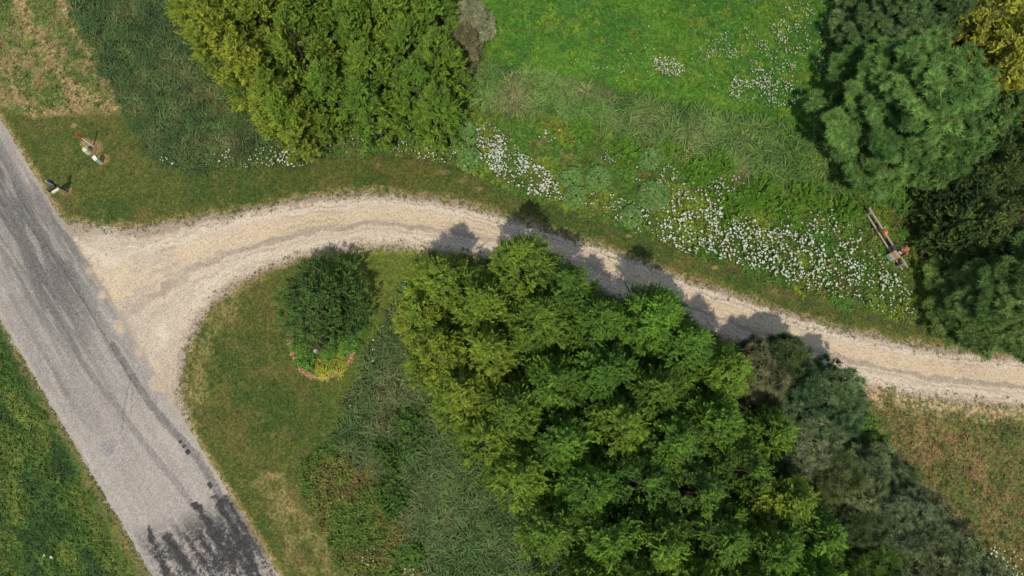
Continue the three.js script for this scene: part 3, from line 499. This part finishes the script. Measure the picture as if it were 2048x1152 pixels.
for (const [u, v, r] of [[1985, 30, 1.9], [2015, 100, 1.8], [2000, 160, 1.5], [2060, 60, 1.9], [2080, 150, 1.8]]) leafTree({ u, v, h: rr(6.6, 7.6), r, c1: lin(134, 146, 44), c2: lin(180, 184, 66), name: 'yellow_tree', label: 'yellowish olive leafy tree beside the large round pine', group: 'yellowish trees beside the large pine', clump: 0.34 });
for (const [u, v, r] of [[2000, 225, 1.8], [1960, 265, 1.5], [2070, 240, 1.9]]) leafTree({ u, v, h: rr(6, 7), r, c1: lin(64, 100, 40), c2: lin(98, 132, 54), geos: broad, name: 'green_tree', label: 'bright green broadleaf tree below the yellowish trees', group: 'broadleaf trees below the yellowish trees' });
for (const [u, v, r, h] of [[1925, 395, 1.9, 5.6], [1985, 355, 2.0, 6], [2050, 330, 2, 6.2], [1955, 455, 2, 6], [2040, 430, 2, 6.4], [1925, 475, 1.6, 4.6], [1880, 385, 1.3, 3.6], [2050, 510, 1.6, 5]]) leafTree({ u, v, h, r, c1: lin(38, 66, 26), c2: lin(92, 116, 44), dens: 0.7, gap: 0.4, clump: 0.36, name: 'dark_tree', label: 'dark olive leafy tree in the wood behind the rail fence', group: 'dark trees behind the rail fence' });
// grey twiggy shrubs at the field corner of the upper grove
for (const [u, v, r, c1, c2] of [[935, 35, 1.5, lin(112, 124, 92), lin(160, 166, 132)], [925, 85, 1.1, lin(112, 112, 80), lin(150, 148, 110)], [890, -10, 1.4, lin(92, 108, 58), lin(130, 140, 84)]]) leafTree({ u, v, h: 4.2, r, c1, c2, geos: fineSpray, dens: 1.7, tip: 1.5, clump: 0.3, name: 'grey_shrub', label: 'grey-leaved twiggy shrub at the field corner of the upper grove', group: 'grey shrubs at the upper grove' });
// young tree in the island bed
leafTree({ u: 642, v: 600, h: 4.6, r: 2.75, low: 0.2, c1: lin(60, 94, 38), c2: lin(94, 130, 50), geos: sprays, dens: 0.85, gap: 0.36, tip: 0.85, clump: 0.46, name: 'ornamental_tree', label: 'loose dark green tree standing alone in the island bed' });

// ---------------------------------------------------------------- shrubs in the meadow
function mound(name, label, category, u, v, r, h, c1, c2, geos, n, group, tip = 1, wild = name === 'round_shrub' ? 0.15 : 1.6) {
  const [x, z] = G(u, v, h * 0.4), t = thing(name, label, category, x, z, group), b = new Batch(pick(geos), geos === fineSpray ? needleMat : leafMat), ph = rr(0, 50);
  for (let i = 0; i < n; i++) {
    const yn = rnd(), az = i * 2.399, lob = 1 + wild * (fbm(ph + Math.cos(az) * 1.6, ph + Math.sin(az) * 1.6, 2) - 0.5), rad = Math.sqrt(1 - yn * yn) * r * lob * (0.86 + 0.28 * fbm(ph + az, yn * 2, 2)), k = rr(0.78, 1), cx = Math.cos(az) * rad * k, cz = Math.sin(az) * rad * k;
    const d = V(Math.cos(az) * (1 - yn), 0.45 + yn, Math.sin(az) * (1 - yn)).add(V(gauss(), gauss(), gauss()).multiplyScalar(0.25)).normalize();
    b.add(cx, yn * h * k * 0.85 * Math.min(1.2, lob) + 0.04, cz, d, rr(0.7, 1.15) * tip, vary(mixc(c1, c2, rnd()), 0.2));
  }
  const st = []; for (let i = 0; i < 7; i++) { const a = i * 0.9; st.push(limb(V(0, -0.02, 0), V(Math.cos(a) * r * 0.5, h * 0.7, Math.sin(a) * r * 0.5), 0.02, 0.008, 4)); }
  mesh('stems', mergeGeometries(st), barkMat, t);
  b.build('leaves', t); return t;
}
for (const [u, v, r] of [[940, 316, 0.78], [928, 264, 0.9], [1143, 355, 0.66], [1197, 356, 0.82], [1300, 316, 0.7], [1306, 390, 1.0], [1262, 432, 0.7], [1150, 392, 0.72]]) mound('round_shrub', 'round grey-green feathery shrub in the wildflower meadow', 'shrub', u, v, r, 1.2, lin(84, 126, 60), lin(128, 164, 90), broad, Math.round(620 * r * r + 120), 'round shrubs in the meadow', 0.62);
for (const [u, v, r] of [[1468, 412, 1.0], [1530, 392, 1.05], [1578, 425, 0.8], [1395, 345, 0.8], [1440, 330, 0.8], [1620, 390, 0.8], [1250, 300, 0.8], [1340, 300, 0.7], [1160, 255, 0.7], [1690, 430, 0.8]]) mound('wild_bush', 'yellow-green leafy wild bush among the meadow flowers', 'bush', u, v, r, 0.7, lin(78, 126, 28), lin(112, 158, 40), sprays, Math.round(260 * r * r + 60), 'yellow-green bushes in the meadow', 0.85);
for (const [u, v, r] of [[1110, 258, 0.5], [1130, 275, 0.4]]) mound('wild_bush', 'pale yellow-green sprawling bush below the arching tall grass', 'bush', u, v, r, 0.6, lin(118, 142, 38), lin(146, 164, 54), sprays, 60, 'pale bushes below the tall grass', 0.7);
for (const [u, v, r] of [[1785, 385, 1.1], [1835, 415, 1.0], [1745, 365, 0.8]]) mound('wild_bush', 'green leafy bush at the foot of the large round pine', 'bush', u, v, r, 1.2, lin(68, 106, 34), lin(98, 138, 50), broad, 520, 'bushes at the foot of the pine', 1);
for (const [u, v, r] of [[1730, 850, 0.6], [1762, 905, 0.6], [1800, 960, 0.7], [1838, 1010, 0.6], [1880, 1060, 0.7], [1925, 1100, 0.7], [1970, 1140, 0.8]]) mound('wild_bush', 'green leafy bush between grey evergreens and the stubble field', 'bush', u, v, r, 0.6, lin(70, 108, 34), lin(108, 140, 46), broad, 200, 'bushes along the stubble field', 1);
for (const [u, v, r] of [[815, 850, 0.9], [775, 910, 0.7], [785, 1000, 0.9], [825, 1110, 0.6]]) mound('wild_bush', 'bright green leafy bush in the grey-green tall grass strip', 'bush', u, v, r, 0.6, lin(66, 104, 32), lin(92, 128, 42), broad.concat(sprays), 150, 'bright bushes in the tall grass strip', 1);

// ---------------------------------------------------------------- white wildflowers
const stemMat = std({ color: col(96, 116, 54), side: THREE.DoubleSide });
function headGeo() {                                   // flat umbel: many small florets on a shallow dome
  const out = [];
  for (let i = 0; i < 13; i++) {
    const r = 0.062 * Math.sqrt(i / 13), a = i * 2.399, cx = Math.cos(a) * r, cz = Math.sin(a) * r, cy = 0.012 - r * r * 3 + rr(-0.004, 0.004), s = rr(0.017, 0.025), o = rr(0, 1);
    for (let k = 0; k < 4; k++) { const p = o + k * 1.5708, q = p + 1.5708; out.push(cx, cy + 0.006, cz, cx + Math.cos(q) * s, cy, cz + Math.sin(q) * s, cx + Math.cos(p) * s, cy, cz + Math.sin(p) * s); }
  }
  return tri(out);
}
const heads = [headGeo(), headGeo(), headGeo()];
const stemGeo = mergeGeometries([limb(V(0, -0.02, 0), V(0.01, 0.5, 0), 0.008, 0.006, 4), limb(V(0, 0.2, 0), V(0.1, 0.34, 0.03), 0.006, 0.004, 3), limb(V(0, 0.3, 0), V(-0.08, 0.4, -0.05), 0.006, 0.004, 3)]);
const white = [std({ color: col(204, 215, 198), roughness: 0.8, side: THREE.DoubleSide }), std({ color: col(196, 202, 176), roughness: 0.8, side: THREE.DoubleSide }), std({ color: col(190, 186, 174), roughness: 0.8, side: THREE.DoubleSide })];
const patches = [ // u, v, half width, half height, turn, count, tone, size, where
  [470, 318, 45, 16, 0, 55, 0, 0.9, 0], [535, 312, 30, 20, 0, 45, 1, 0.9, 0], [595, 312, 38, 20, -0.15, 120, 0, 1, 0], [335, 325, 18, 8, 0.5, 12, 0, 0.8, 0], [730, 292, 80, 14, 0, 36, 0, 0.9, 0], [850, 297, 60, 20, 0.2, 80, 0, 0.9, 0], [900, 308, 40, 22, 0.3, 50, 0, 0.9, 0],
  [975, 280, 30, 28, 0, 130, 2, 1, 1], [1005, 310, 55, 30, 0.6, 246, 0, 1, 1], [1045, 345, 72, 30, 0.5, 478, 0, 1.05, 1], [1090, 378, 40, 18, 0.4, 87, 0, 1, 1], [1095, 268, 25, 14, 0, 20, 0, 0.9, 1], [1222, 310, 18, 14, 0, 58, 2, 0.8, 1],
  [1225, 410, 60, 22, 0.3, 58, 0, 0.9, 2], [1265, 430, 50, 28, 0.3, 87, 0, 0.9, 2], [1310, 350, 40, 30, 0, 87, 1, 0.9, 2], [1350, 372, 30, 18, 0, 87, 2, 0.9, 2], [1390, 450, 95, 50, 0.3, 478, 0, 1.05, 2], [1440, 400, 55, 30, 0.5, 130, 0, 1, 2], [1480, 480, 110, 42, 0.35, 435, 0, 1.05, 2], [1420, 355, 45, 30, 0, 38, 0, 0.9, 2],
  [1600, 515, 115, 42, 0.3, 478, 0, 1.05, 3], [1700, 520, 100, 40, 0.45, 319, 0, 1, 3], [1780, 575, 40, 26, 0.4, 102, 0, 1, 3], [1590, 440, 50, 36, 0.4, 87, 0, 0.9, 3], [1680, 460, 50, 36, 0.5, 102, 0, 0.9, 3], [1640, 570, 90, 14, 0.25, 87, 0, 0.9, 3], [1770, 608, 60, 14, 0.2, 44, 0, 0.8, 3], [1460, 365, 28, 14, 0, 23, 2, 0.8, 2],
  [1335, 132, 32, 16, 0.3, 208, 1, 0.75, 4], [1412, 106, 20, 14, 0, 64, 2, 0.7, 4], [1480, 85, 55, 26, -0.2, 208, 2, 0.7, 4], [1500, 170, 40, 28, -0.4, 304, 1, 0.8, 4], [1555, 120, 45, 66, 0.2, 320, 2, 0.8, 4], [1595, 50, 30, 60, 0, 144, 1, 0.75, 4], [1215, 128, 70, 16, 0.1, 35, 0, 0.7, 4], [1640, 60, 26, 90, 0, 96, 0, 0.7, 4], [1560, 190, 40, 24, 0, 80, 0, 0.8, 4], [1330, 120, 140, 70, 0, 42, 0, 0.7, 4],
  [2000, 1125, 55, 28, 0.3, 60, 0, 0.9, 5], [1830, 1000, 16, 50, -0.7, 9, 0, 0.9, 5], [1755, 880, 14, 40, -0.6, 12, 1, 0.8, 5], [1945, 985, 12, 10, 0, 14, 1, 0.7, 5], [692, 808, 8, 7, 0, 6, 0, 0.8, 6], [745, 690, 6, 30, 0, 4, 0, 0.8, 6], [738, 1112, 12, 22, 0.3, 18, 1, 0.8, 6], [820, 1140, 12, 10, 0, 14, 1, 0.8, 6], [95, 1113, 12, 5, 0, 5, 0, 0.9, 7], [130, 22, 8, 5, 0, 14, 1, 0.8, 0],
];
const where = ['white flat-topped wildflower below the upper grove', 'white flat-topped wildflower in the patch left of the paired round shrubs', 'white flat-topped wildflower in the meadow between shrubs and driveway', 'white flat-topped wildflower in the meadow near the rail fence', 'small white wildflower in the bright green field', 'white wildflower along the stubble field', 'white wildflower at the edge of the tall grass strip', 'white wildflower in the grass across the road'];
{
  const all = [];
  for (const [u, v, a, b, t, n, tone, size, w] of patches) for (let i = 0; i < n; i++) {
    const fr = Math.sqrt(rnd()) * 1.12 + gauss() * 0.07, fa = rr(0, 6.283), p = fr * Math.cos(fa), q = fr * Math.sin(fa);
    const du = p * a * Math.cos(t) - q * b * Math.sin(t), dv = p * a * Math.sin(t) + q * b * Math.cos(t), y = w === 4 ? rr(0.25, 0.4) : rr(0.42, 0.75), [x, z] = G(u + du, v + dv, y);
    if (fbm(x * 1.4 + 7, z * 1.4, 3) < 0.43 && rnd() < 0.85) continue;
    all.push({ x, z, y, s: size * rr(0.5, 1.0) * rr(0.7, 1.3), tone: rnd() < 0.75 ? tone : pick([0, 1, 2]), w });
  }
  const [, ,] = all; const big = all.slice().sort((p, q) => q.s - p.s), mine = new Set(big.filter((f) => f.w === 1 || f.w === 2 || f.w === 3).slice(0, 240).concat(big.filter((f) => f.w === 4).slice(0, 24), big.filter((f) => f.w === 0).slice(0, 24), big.filter((f) => f.w > 4).slice(0, 12)));
  const rest = heads.map((g) => new Batch(g, std({ color: 0xffffff, roughness: 0.8, side: THREE.DoubleSide }))), stems = new Batch(stemGeo, stemMat), tones = [lin(202, 213, 196), lin(192, 198, 174), lin(186, 182, 170)];
  for (const f of all) {
    const tilt = V(gauss() * 0.18, 1, gauss() * 0.18 + 0.1).normalize();
    if (mine.has(f)) {
      const t = thing('white_wildflower', where[f.w], 'wildflower', f.x, f.z, 'individual ' + where[f.w].replace('wildflower', 'wildflowers'));
      const st = mesh('stem', stemGeo, stemMat, t); st.scale.set(1, f.y / 0.5, 1); st.rotation.y = rr(0, 6);
      const hd = mesh('flower_head', pick(heads), white[f.tone], t); hd.position.set(0, f.y, 0); hd.scale.setScalar(f.s * 0.98); hd.quaternion.setFromUnitVectors(UPV, tilt);
    } else { pick(rest).add(f.x, f.y, f.z, tilt, f.s * 0.88, vary(tones[f.tone], 0.06)); stems.add(f.x, 0, f.z, V(0, 1, 0), f.y / 0.5, [1, 1, 1]); }
  }
  const g = new THREE.Group(); g.name = 'wildflower_patch'; g.userData = { label: 'scattered smaller white wildflowers across meadow and field', category: 'wildflowers', kind: 'stuff' }; scene.add(g);
  for (const b of rest) b.build('flower_heads', g); stems.build('stems', g);
  // a few pink flowers beside the tall grass
  const pink = std({ color: col(206, 150, 162), side: THREE.DoubleSide });
  for (const [u, v] of [[1445, 350], [1442, 357], [1468, 352], [1472, 358], [1465, 360], [1478, 354], [1764, 555], [1660, 532]]) { const [x, z] = G(u, v, 0.6), t = thing('pink_wildflower', 'pink flat-topped wildflower among the white meadow flowers', 'wildflower', x, z, 'pink wildflowers in the meadow'); mesh('stem', stemGeo, stemMat, t).scale.y = 1.2; const hd = mesh('flower_head', heads[0], pink, t); hd.position.y = 0.6; hd.scale.setScalar(1.1); }
}

// ---------------------------------------------------------------- island bed: bark edging, perennials, a pale stone
{
  const w = toW.bed, pts = w.slice(0, 10), chips = [], chipMat = [std({ color: col(176, 138, 104) }), std({ color: col(150, 112, 82) }), std({ color: col(196, 160, 124) })];
  const cg = []; for (let i = 0; i + 1 < pts.length; i++) { const [ax, az] = pts[i], [bx, bz] = pts[i + 1], L = Math.hypot(bx - ax, bz - az); for (let k = 0; k < L * 60; k++) { const t = rnd(), o = gauss() * 0.09; chips.push([lerp(ax, bx, t) - (bz - az) / L * (o - 0.08), lerp(az, bz, t) + (bx - ax) / L * (o - 0.08)]); } }
  const bed = thing('mulch_edging', 'tan bark mulch ring round the planted island bed', 'mulch', 0, 0); bed.userData.kind = 'stuff';
  chipMat.forEach((m, q) => { const gs = chips.filter((_, i) => i % 3 === q).map(([x, z]) => { const g = new THREE.BoxGeometry(rr(0.05, 0.11), 0.02, rr(0.02, 0.04)); g.rotateY(rr(0, 3)); g.rotateX(rr(-0.3, 0.3)); g.translate(x, 0.015 + rr(0, 0.02), z); return g; }); mesh('bark_chips', mergeGeometries(gs), m, bed); });
  const clump = (u, v, r, h, c1, c2, geo, n, name, label, cat, tip) => { const [x, z] = G(u, v, h * 0.3), t = thing(name, label, cat, x, z), b = new Batch(geo, leafMat); for (let i = 0; i < n; i++) { const a = rr(0, 6.283), q = r * Math.sqrt(rnd()); b.add(Math.cos(a) * q, 0, Math.sin(a) * q, V(Math.cos(a) * q / r * 0.5, 1, Math.sin(a) * q / r * 0.5).normalize(), rr(0.7, 1.1) * tip, vary(mixc(c1, c2, rnd()), 0.2)); } b.build('leaves', t); return t; };
  const lily = tuft(14, 0.7, 0.04, 0.5, 1.2);
  clump(648, 738, 0.5, 0.5, lin(146, 160, 44), lin(178, 180, 60), lily, 12, 'daylily_clump', 'yellow-green strappy daylily clump at the tip of the island bed', 'perennial', 0.85);
  clump(674, 730, 0.5, 0.5, lin(136, 156, 44), lin(168, 176, 58), lily, 12, 'daylily_clump', 'yellow-green daylily clump beside the lawn edge of the bed', 'perennial', 0.75);
  clump(682, 706, 0.4, 0.5, lin(110, 138, 46), lin(150, 168, 54), lily, 9, 'daylily_clump', 'mid green daylily clump behind the yellow daylilies', 'perennial', 0.75);
  for (const [u, v, r, l] of [[612, 722, 0.55, 'green leafy perennial left of the yellow daylilies'], [600, 695, 0.5, 'green leafy perennial beside the tan mulch ring'], [660, 706, 0.45, 'blue-green leafy perennial below the pale stone'], [700, 690, 0.5, 'fresh green leafy perennial at the grass side of the bed'], [715, 660, 0.5, 'deep green leafy perennial under the ornamental tree']]) mound('perennial', l, 'perennial', u, v, r, 0.45, lin(72, 120, 40), lin(110, 154, 50), broad, 120, undefined, 0.8);
  mound('perennial', 'reddish brown leafy perennial beside the pale stone', 'perennial', 648, 690, 0.4, 0.4, lin(92, 62, 50), lin(120, 86, 66), broad, 80, undefined, 0.8);
  mound('perennial', 'small russet perennial near the mulch ring', 'perennial', 608, 704, 0.28, 0.35, lin(116, 78, 54), lin(142, 104, 74), broad, 50, undefined, 0.7);
  const [sx, sz] = G(633, 702, 0.2), sg = new THREE.IcosahedronGeometry(0.15, 2), p = sg.attributes.position; for (let i = 0; i < p.count; i++) { const a = V(p.getX(i), p.getY(i), p.getZ(i)), k = 0.8 + 0.45 * fbm(a.x * 8 + 9, a.y * 8 + a.z * 6, 2); p.setXYZ(i, a.x * k * 1.1, a.y * k * 1.3, a.z * k * 0.8); } sg.computeVertexNormals();
  const st = mesh('garden_stone', sg, std({ color: col(206, 194, 184), roughness: 0.95 })); st.position.set(sx, 0.18, sz); st.userData = { label: 'pale upright stone set among the island bed perennials', category: 'stone' };
}

// ---------------------------------------------------------------- roadside utility pieces
const cyl = (r0, r1, h, seg = 20) => { const g = new THREE.CylinderGeometry(r1, r0, h, seg); g.translate(0, h / 2, 0); return g; };
{
  const plastic = (r, g, b, ro = 0.5) => std({ color: col(r, g, b), roughness: ro });
  let [x, z] = G(187, 293);
  const m = thing('marker_post', 'round white utility marker post with red-orange top', 'marker post', x, z);
  mesh('post', cyl(0.05, 0.05, 1.3), plastic(232, 232, 226), m);
  const cap = cyl(0.056, 0.054, 0.52); const dome = new THREE.SphereGeometry(0.054, 16, 8, 0, 6.3, 0, 1.57); dome.translate(0, 0.52, 0);
  mesh('cap', mergeGeometries([cap, dome]), plastic(208, 62, 30), m).position.y = 1.3;
  [x, z] = G(178, 304);
  const d = thing('utility_pedestal', 'pale green domed utility pedestal on bare soil', 'utility pedestal', x, z);
  const prof = [[0, 0.52], [0.1, 0.515], [0.16, 0.49], [0.185, 0.45], [0.19, 0.4], [0.19, 0.22], [0.205, 0.2], [0.205, 0]].reverse().map(([a, b]) => new THREE.Vector2(a, b));
  mesh('dome', new THREE.LatheGeometry(prof, 28), plastic(186, 208, 176), d);
  mesh('skirt', cyl(0.23, 0.22, 0.1), plastic(164, 184, 154), d);
  [x, z] = G(202, 325);
  const c = thing('utility_box', 'narrow pale green utility box with white top', 'utility box', x, z);
  const body = new THREE.BoxGeometry(0.3, 0.66, 0.2); body.translate(0, 0.33, 0); mesh('cabinet', body, plastic(172, 190, 172), c);
  const lidS = new THREE.Shape(); lidS.moveTo(-0.17, 0); lidS.lineTo(0.17, 0); lidS.lineTo(0.15, 0.07); lidS.lineTo(-0.15, 0.07);
  const lg = new THREE.ExtrudeGeometry(lidS, { depth: 0.22, bevelEnabled: true, bevelSize: 0.01, bevelThickness: 0.01, bevelSegments: 1 }); lg.translate(0, 0, -0.11); mesh('lid', lg, plastic(222, 228, 218), c).position.y = 0.665;
  mesh('latch', new THREE.BoxGeometry(0.05, 0.06, 0.02).translate(0, 0.45, 0.108), plastic(90, 92, 88), c);
  c.rotation.y = -0.9;
  [x, z] = G(189, 309);
  const f = thing('marker_stake', 'thin orange-yellow marker stake beside the domed pedestal', 'marker stake', x, z);
  mesh('rod', cyl(0.022, 0.02, 1.42, 8), plastic(226, 150, 34), f);
  mesh('tip', cyl(0.026, 0.024, 0.1, 8), plastic(240, 196, 60), f).position.y = 1.42;
}
{ // mailbox by the road: post halves coloured dark for shade and grey for light, black box reaching to the road, white tube, blue number plate above
  const [x, z] = G(135, 384), t = thing('mailbox', 'black roadside mailbox with white tube and blue plate above', 'mailbox', x, z);
  const dark = std({ color: col(44, 42, 40), roughness: 0.6 }), blue = std({ color: col(24, 66, 150), roughness: 0.45 }), pale = std({ color: col(160, 190, 228), roughness: 0.5 }), wht = std({ color: col(230, 226, 216), roughness: 0.55 }), grey = std({ color: col(128, 126, 118), roughness: 0.7 });
  t.rotation.y = Math.atan2(-(-rdx * sgn), rdz * sgn);                   // local +x points over the road
  mesh('post', new THREE.BoxGeometry(0.07, 1.82, 0.07).translate(0, 0.9, 0.05), dark, t);
  mesh('post', new THREE.BoxGeometry(0.05, 1.12, 0.06).translate(0, 0.55, -0.06), grey, t);
  mesh('support_arm', new THREE.BoxGeometry(0.6, 0.06, 0.08).translate(0.2, 1.03, 0), dark, t);
  const s = new THREE.Shape(); s.moveTo(-0.1, 0); s.lineTo(0.1, 0); s.lineTo(0.1, 0.13); s.absarc(0, 0.13, 0.1, 0, Math.PI, false); s.lineTo(-0.1, 0);
  const bg = new THREE.ExtrudeGeometry(s, { depth: 0.5, bevelEnabled: true, bevelSize: 0.006, bevelThickness: 0.006, bevelSegments: 1, curveSegments: 10 }); bg.rotateY(Math.PI / 2);
  const box = mesh('box', bg, dark, t); box.position.set(0.06, 1.066, -0.02);
  const door = new THREE.ExtrudeGeometry(s, { depth: 0.015, bevelEnabled: false, curveSegments: 10 }); door.rotateY(Math.PI / 2); door.scale(1, 1.04, 1.05);
  mesh('door', door, std({ color: col(58, 54, 50), roughness: 0.5 }), t).position.set(0.572, 1.062, -0.02);
  const tube = mesh('newspaper_tube', new THREE.BoxGeometry(0.46, 0.13, 0.12).translate(0.26, 0.95, -0.16), wht, t);
  mesh('opening_shade', new THREE.BoxGeometry(0.006, 0.1, 0.09).translate(0.494, 0.95, -0.16), dark, tube);  // flat dark panel, paints the shade inside the tube mouth
  mesh('plate', new THREE.BoxGeometry(0.2, 0.52, 0.035).translate(0.02, 1.6, 0.11), blue, t);
  mesh('plate_edge', new THREE.BoxGeometry(0.05, 0.53, 0.07).translate(0.147, 1.6, 0.1), pale, t);
}
// ---------------------------------------------------------------- rail fence and painted totem by the wood
{
  const a = G(1727, 426), b = G(1799, 540), dx = b[0] - a[0], dz = b[1] - a[1], L = Math.hypot(dx, dz);
  const t = thing('rail_fence', 'weathered two-rail wooden fence at the wood edge', 'fence', a[0], a[1]); t.rotation.y = Math.atan2(-dz, dx);
  const S = 128, d = new Uint8Array(S * S * 4); for (let j = 0; j < S; j++) for (let i = 0; i < S; i++) { const k = (j * S + i) * 4, n = fbm(i * 0.05, j * 0.6, 3) * 70 + rnd() * 18; d[k] = 116 + n; d[k + 1] = 104 + n; d[k + 2] = 92 + n; d[k + 3] = 255; }
  const wt = tex(d, S, S, true); wt.wrapS = wt.wrapT = THREE.RepeatWrapping; const wood = std({ map: wt, roughness: 0.95 });
  const railW = (x0, y0, x1, y1, zz) => { const len = Math.hypot(x1 - x0, y1 - y0), g = new THREE.CylinderGeometry(0.065, 0.075, len, 7, 6), p = g.attributes.position; for (let i = 0; i < p.count; i++) { const k = 0.85 + 0.3 * fbm(p.getY(i) * 2 + zz * 9 + x0, p.getX(i) * 20 + p.getZ(i) * 9, 2); p.setX(i, p.getX(i) * k); p.setZ(i, p.getZ(i) * k * 0.9); } g.computeVertexNormals(); g.rotateZ(-Math.PI / 2); g.rotateZ(Math.atan2(y1 - y0, x1 - x0)); g.translate((x0 + x1) / 2, (y0 + y1) / 2, zz); return g; };
  const n = 3, step = (L - 0.5) / n;
  for (let i = 0; i <= n; i++) { const g = cyl(0.085, 0.075, 1.12 + (i % 2) * 0.06, 8); g.translate(0, -0.05, 0); const p = mesh('post', g, wood, t); p.position.set(0.25 + i * step, 0, i % 3 ? 0.0 : 0.22); p.rotation.z = rr(-0.03, 0.03); }
  for (let i = 0; i < n; i++) for (const y of [0.42, 0.98]) mesh('rail', railW(0.25 + i * step - (i === 0 ? 0.3 : 0.14), y + rr(-0.03, 0.03), 0.25 + (i + 1) * step + (i === n - 1 ? 0.32 : 0.14), y + rr(-0.03, 0.03), 0.1 + (i % 2) * 0.02), wood, t);
  // small orange birdhouse on the top rail
  const place = (u, v, y) => { const [x, z] = G(u, v, y); return [x, z]; };
  const [bx, bz] = place(1768, 466, 1.1), bh = thing('birdhouse', 'small orange birdhouse on the top fence rail', 'birdhouse', bx, bz, undefined, 1.05);
  bh.rotation.y = t.rotation.y;
  const orange = std({ color: col(196, 118, 80), roughness: 0.7 });
  mesh('house', new THREE.BoxGeometry(0.2, 0.2, 0.18).translate(0, 0.1, 0), orange, bh);
  const rs = new THREE.Shape(); rs.moveTo(-0.14, 0); rs.lineTo(0.14, 0); rs.lineTo(0, 0.12); const rg = new THREE.ExtrudeGeometry(rs, { depth: 0.24, bevelEnabled: false }); rg.translate(0, 0, -0.12); mesh('roof', rg, std({ color: col(214, 130, 86), roughness: 0.7 }), bh).position.y = 0.2;
  // painted totem board, taller than a person, standing in front of the rails
  const A0 = G(1786, 513), sx0 = ((A0[0] - a[0]) * dx + (A0[1] - a[1]) * dz) / L, A = [a[0] + dx / L * sx0 - dz / L * 0.3, a[1] + dz / L * sx0 + dx / L * 0.3], face = new THREE.Group(); face.name = 'painted_totem'; face.position.set(A[0], 0, A[1]); face.rotation.y = t.rotation.y + 0.12; scene.add(face);
  face.scale.y = 1.14;
  face.userData = { label: 'tall painted wooden totem board standing against the rail fence', category: 'totem' };
  const band = (name, y0, y1, w0, w1, c, th = 0.09) => { const s = new THREE.Shape(); s.moveTo(-w0, y0); s.lineTo(w0, y0); s.lineTo(w1, y1); s.lineTo(-w1, y1); const g = new THREE.ExtrudeGeometry(s, { depth: th, bevelEnabled: true, bevelSize: 0.008, bevelThickness: 0.008, bevelSegments: 1 }); g.translate(0, 0, -th / 2); return mesh(name, g, std({ color: col(...c), roughness: 0.6 }), face); };
  band('lower_panel', 0, 0.5, 0.25, 0.25, [176, 188, 196]); band('white_band', 0.517, 0.62, 0.25, 0.25, [226, 220, 208]); band('orange_panel', 0.637, 0.98, 0.25, 0.25, [218, 174, 128]); band('white_band', 0.997, 1.18, 0.25, 0.25, [222, 214, 200]);
  band('dark_panel', 1.197, 1.72, 0.25, 0.22, [74, 64, 60]);
  band('head', 1.737, 2.02, 0.22, 0.1, [190, 116, 92]);
  const disc = (name, x, y, r, c, k = 0.06) => { const g = new THREE.CylinderGeometry(r, r * 1.03, 0.03, 24); g.rotateX(Math.PI / 2); g.translate(x, y, k); return mesh(name, g, std({ color: col(...c), roughness: 0.6 }), face); };
  disc('face_disc', 0, 1.36, 0.11, [224, 214, 202]); disc('face_spot', 0.02, 1.62, 0.09, [186, 84, 62]); disc('nose', 0, 1.86, 0.06, [228, 168, 146]); disc('eye', -0.1, 1.68, 0.04, [230, 220, 206]);
  const side = new THREE.BoxGeometry(0.03, 1.7, 0.14); mesh('side_board', side.clone().translate(0.272, 0.86, 0), std({ color: col(206, 150, 112), roughness: 0.7 }), face);
}
renderer.render(scene, camera);
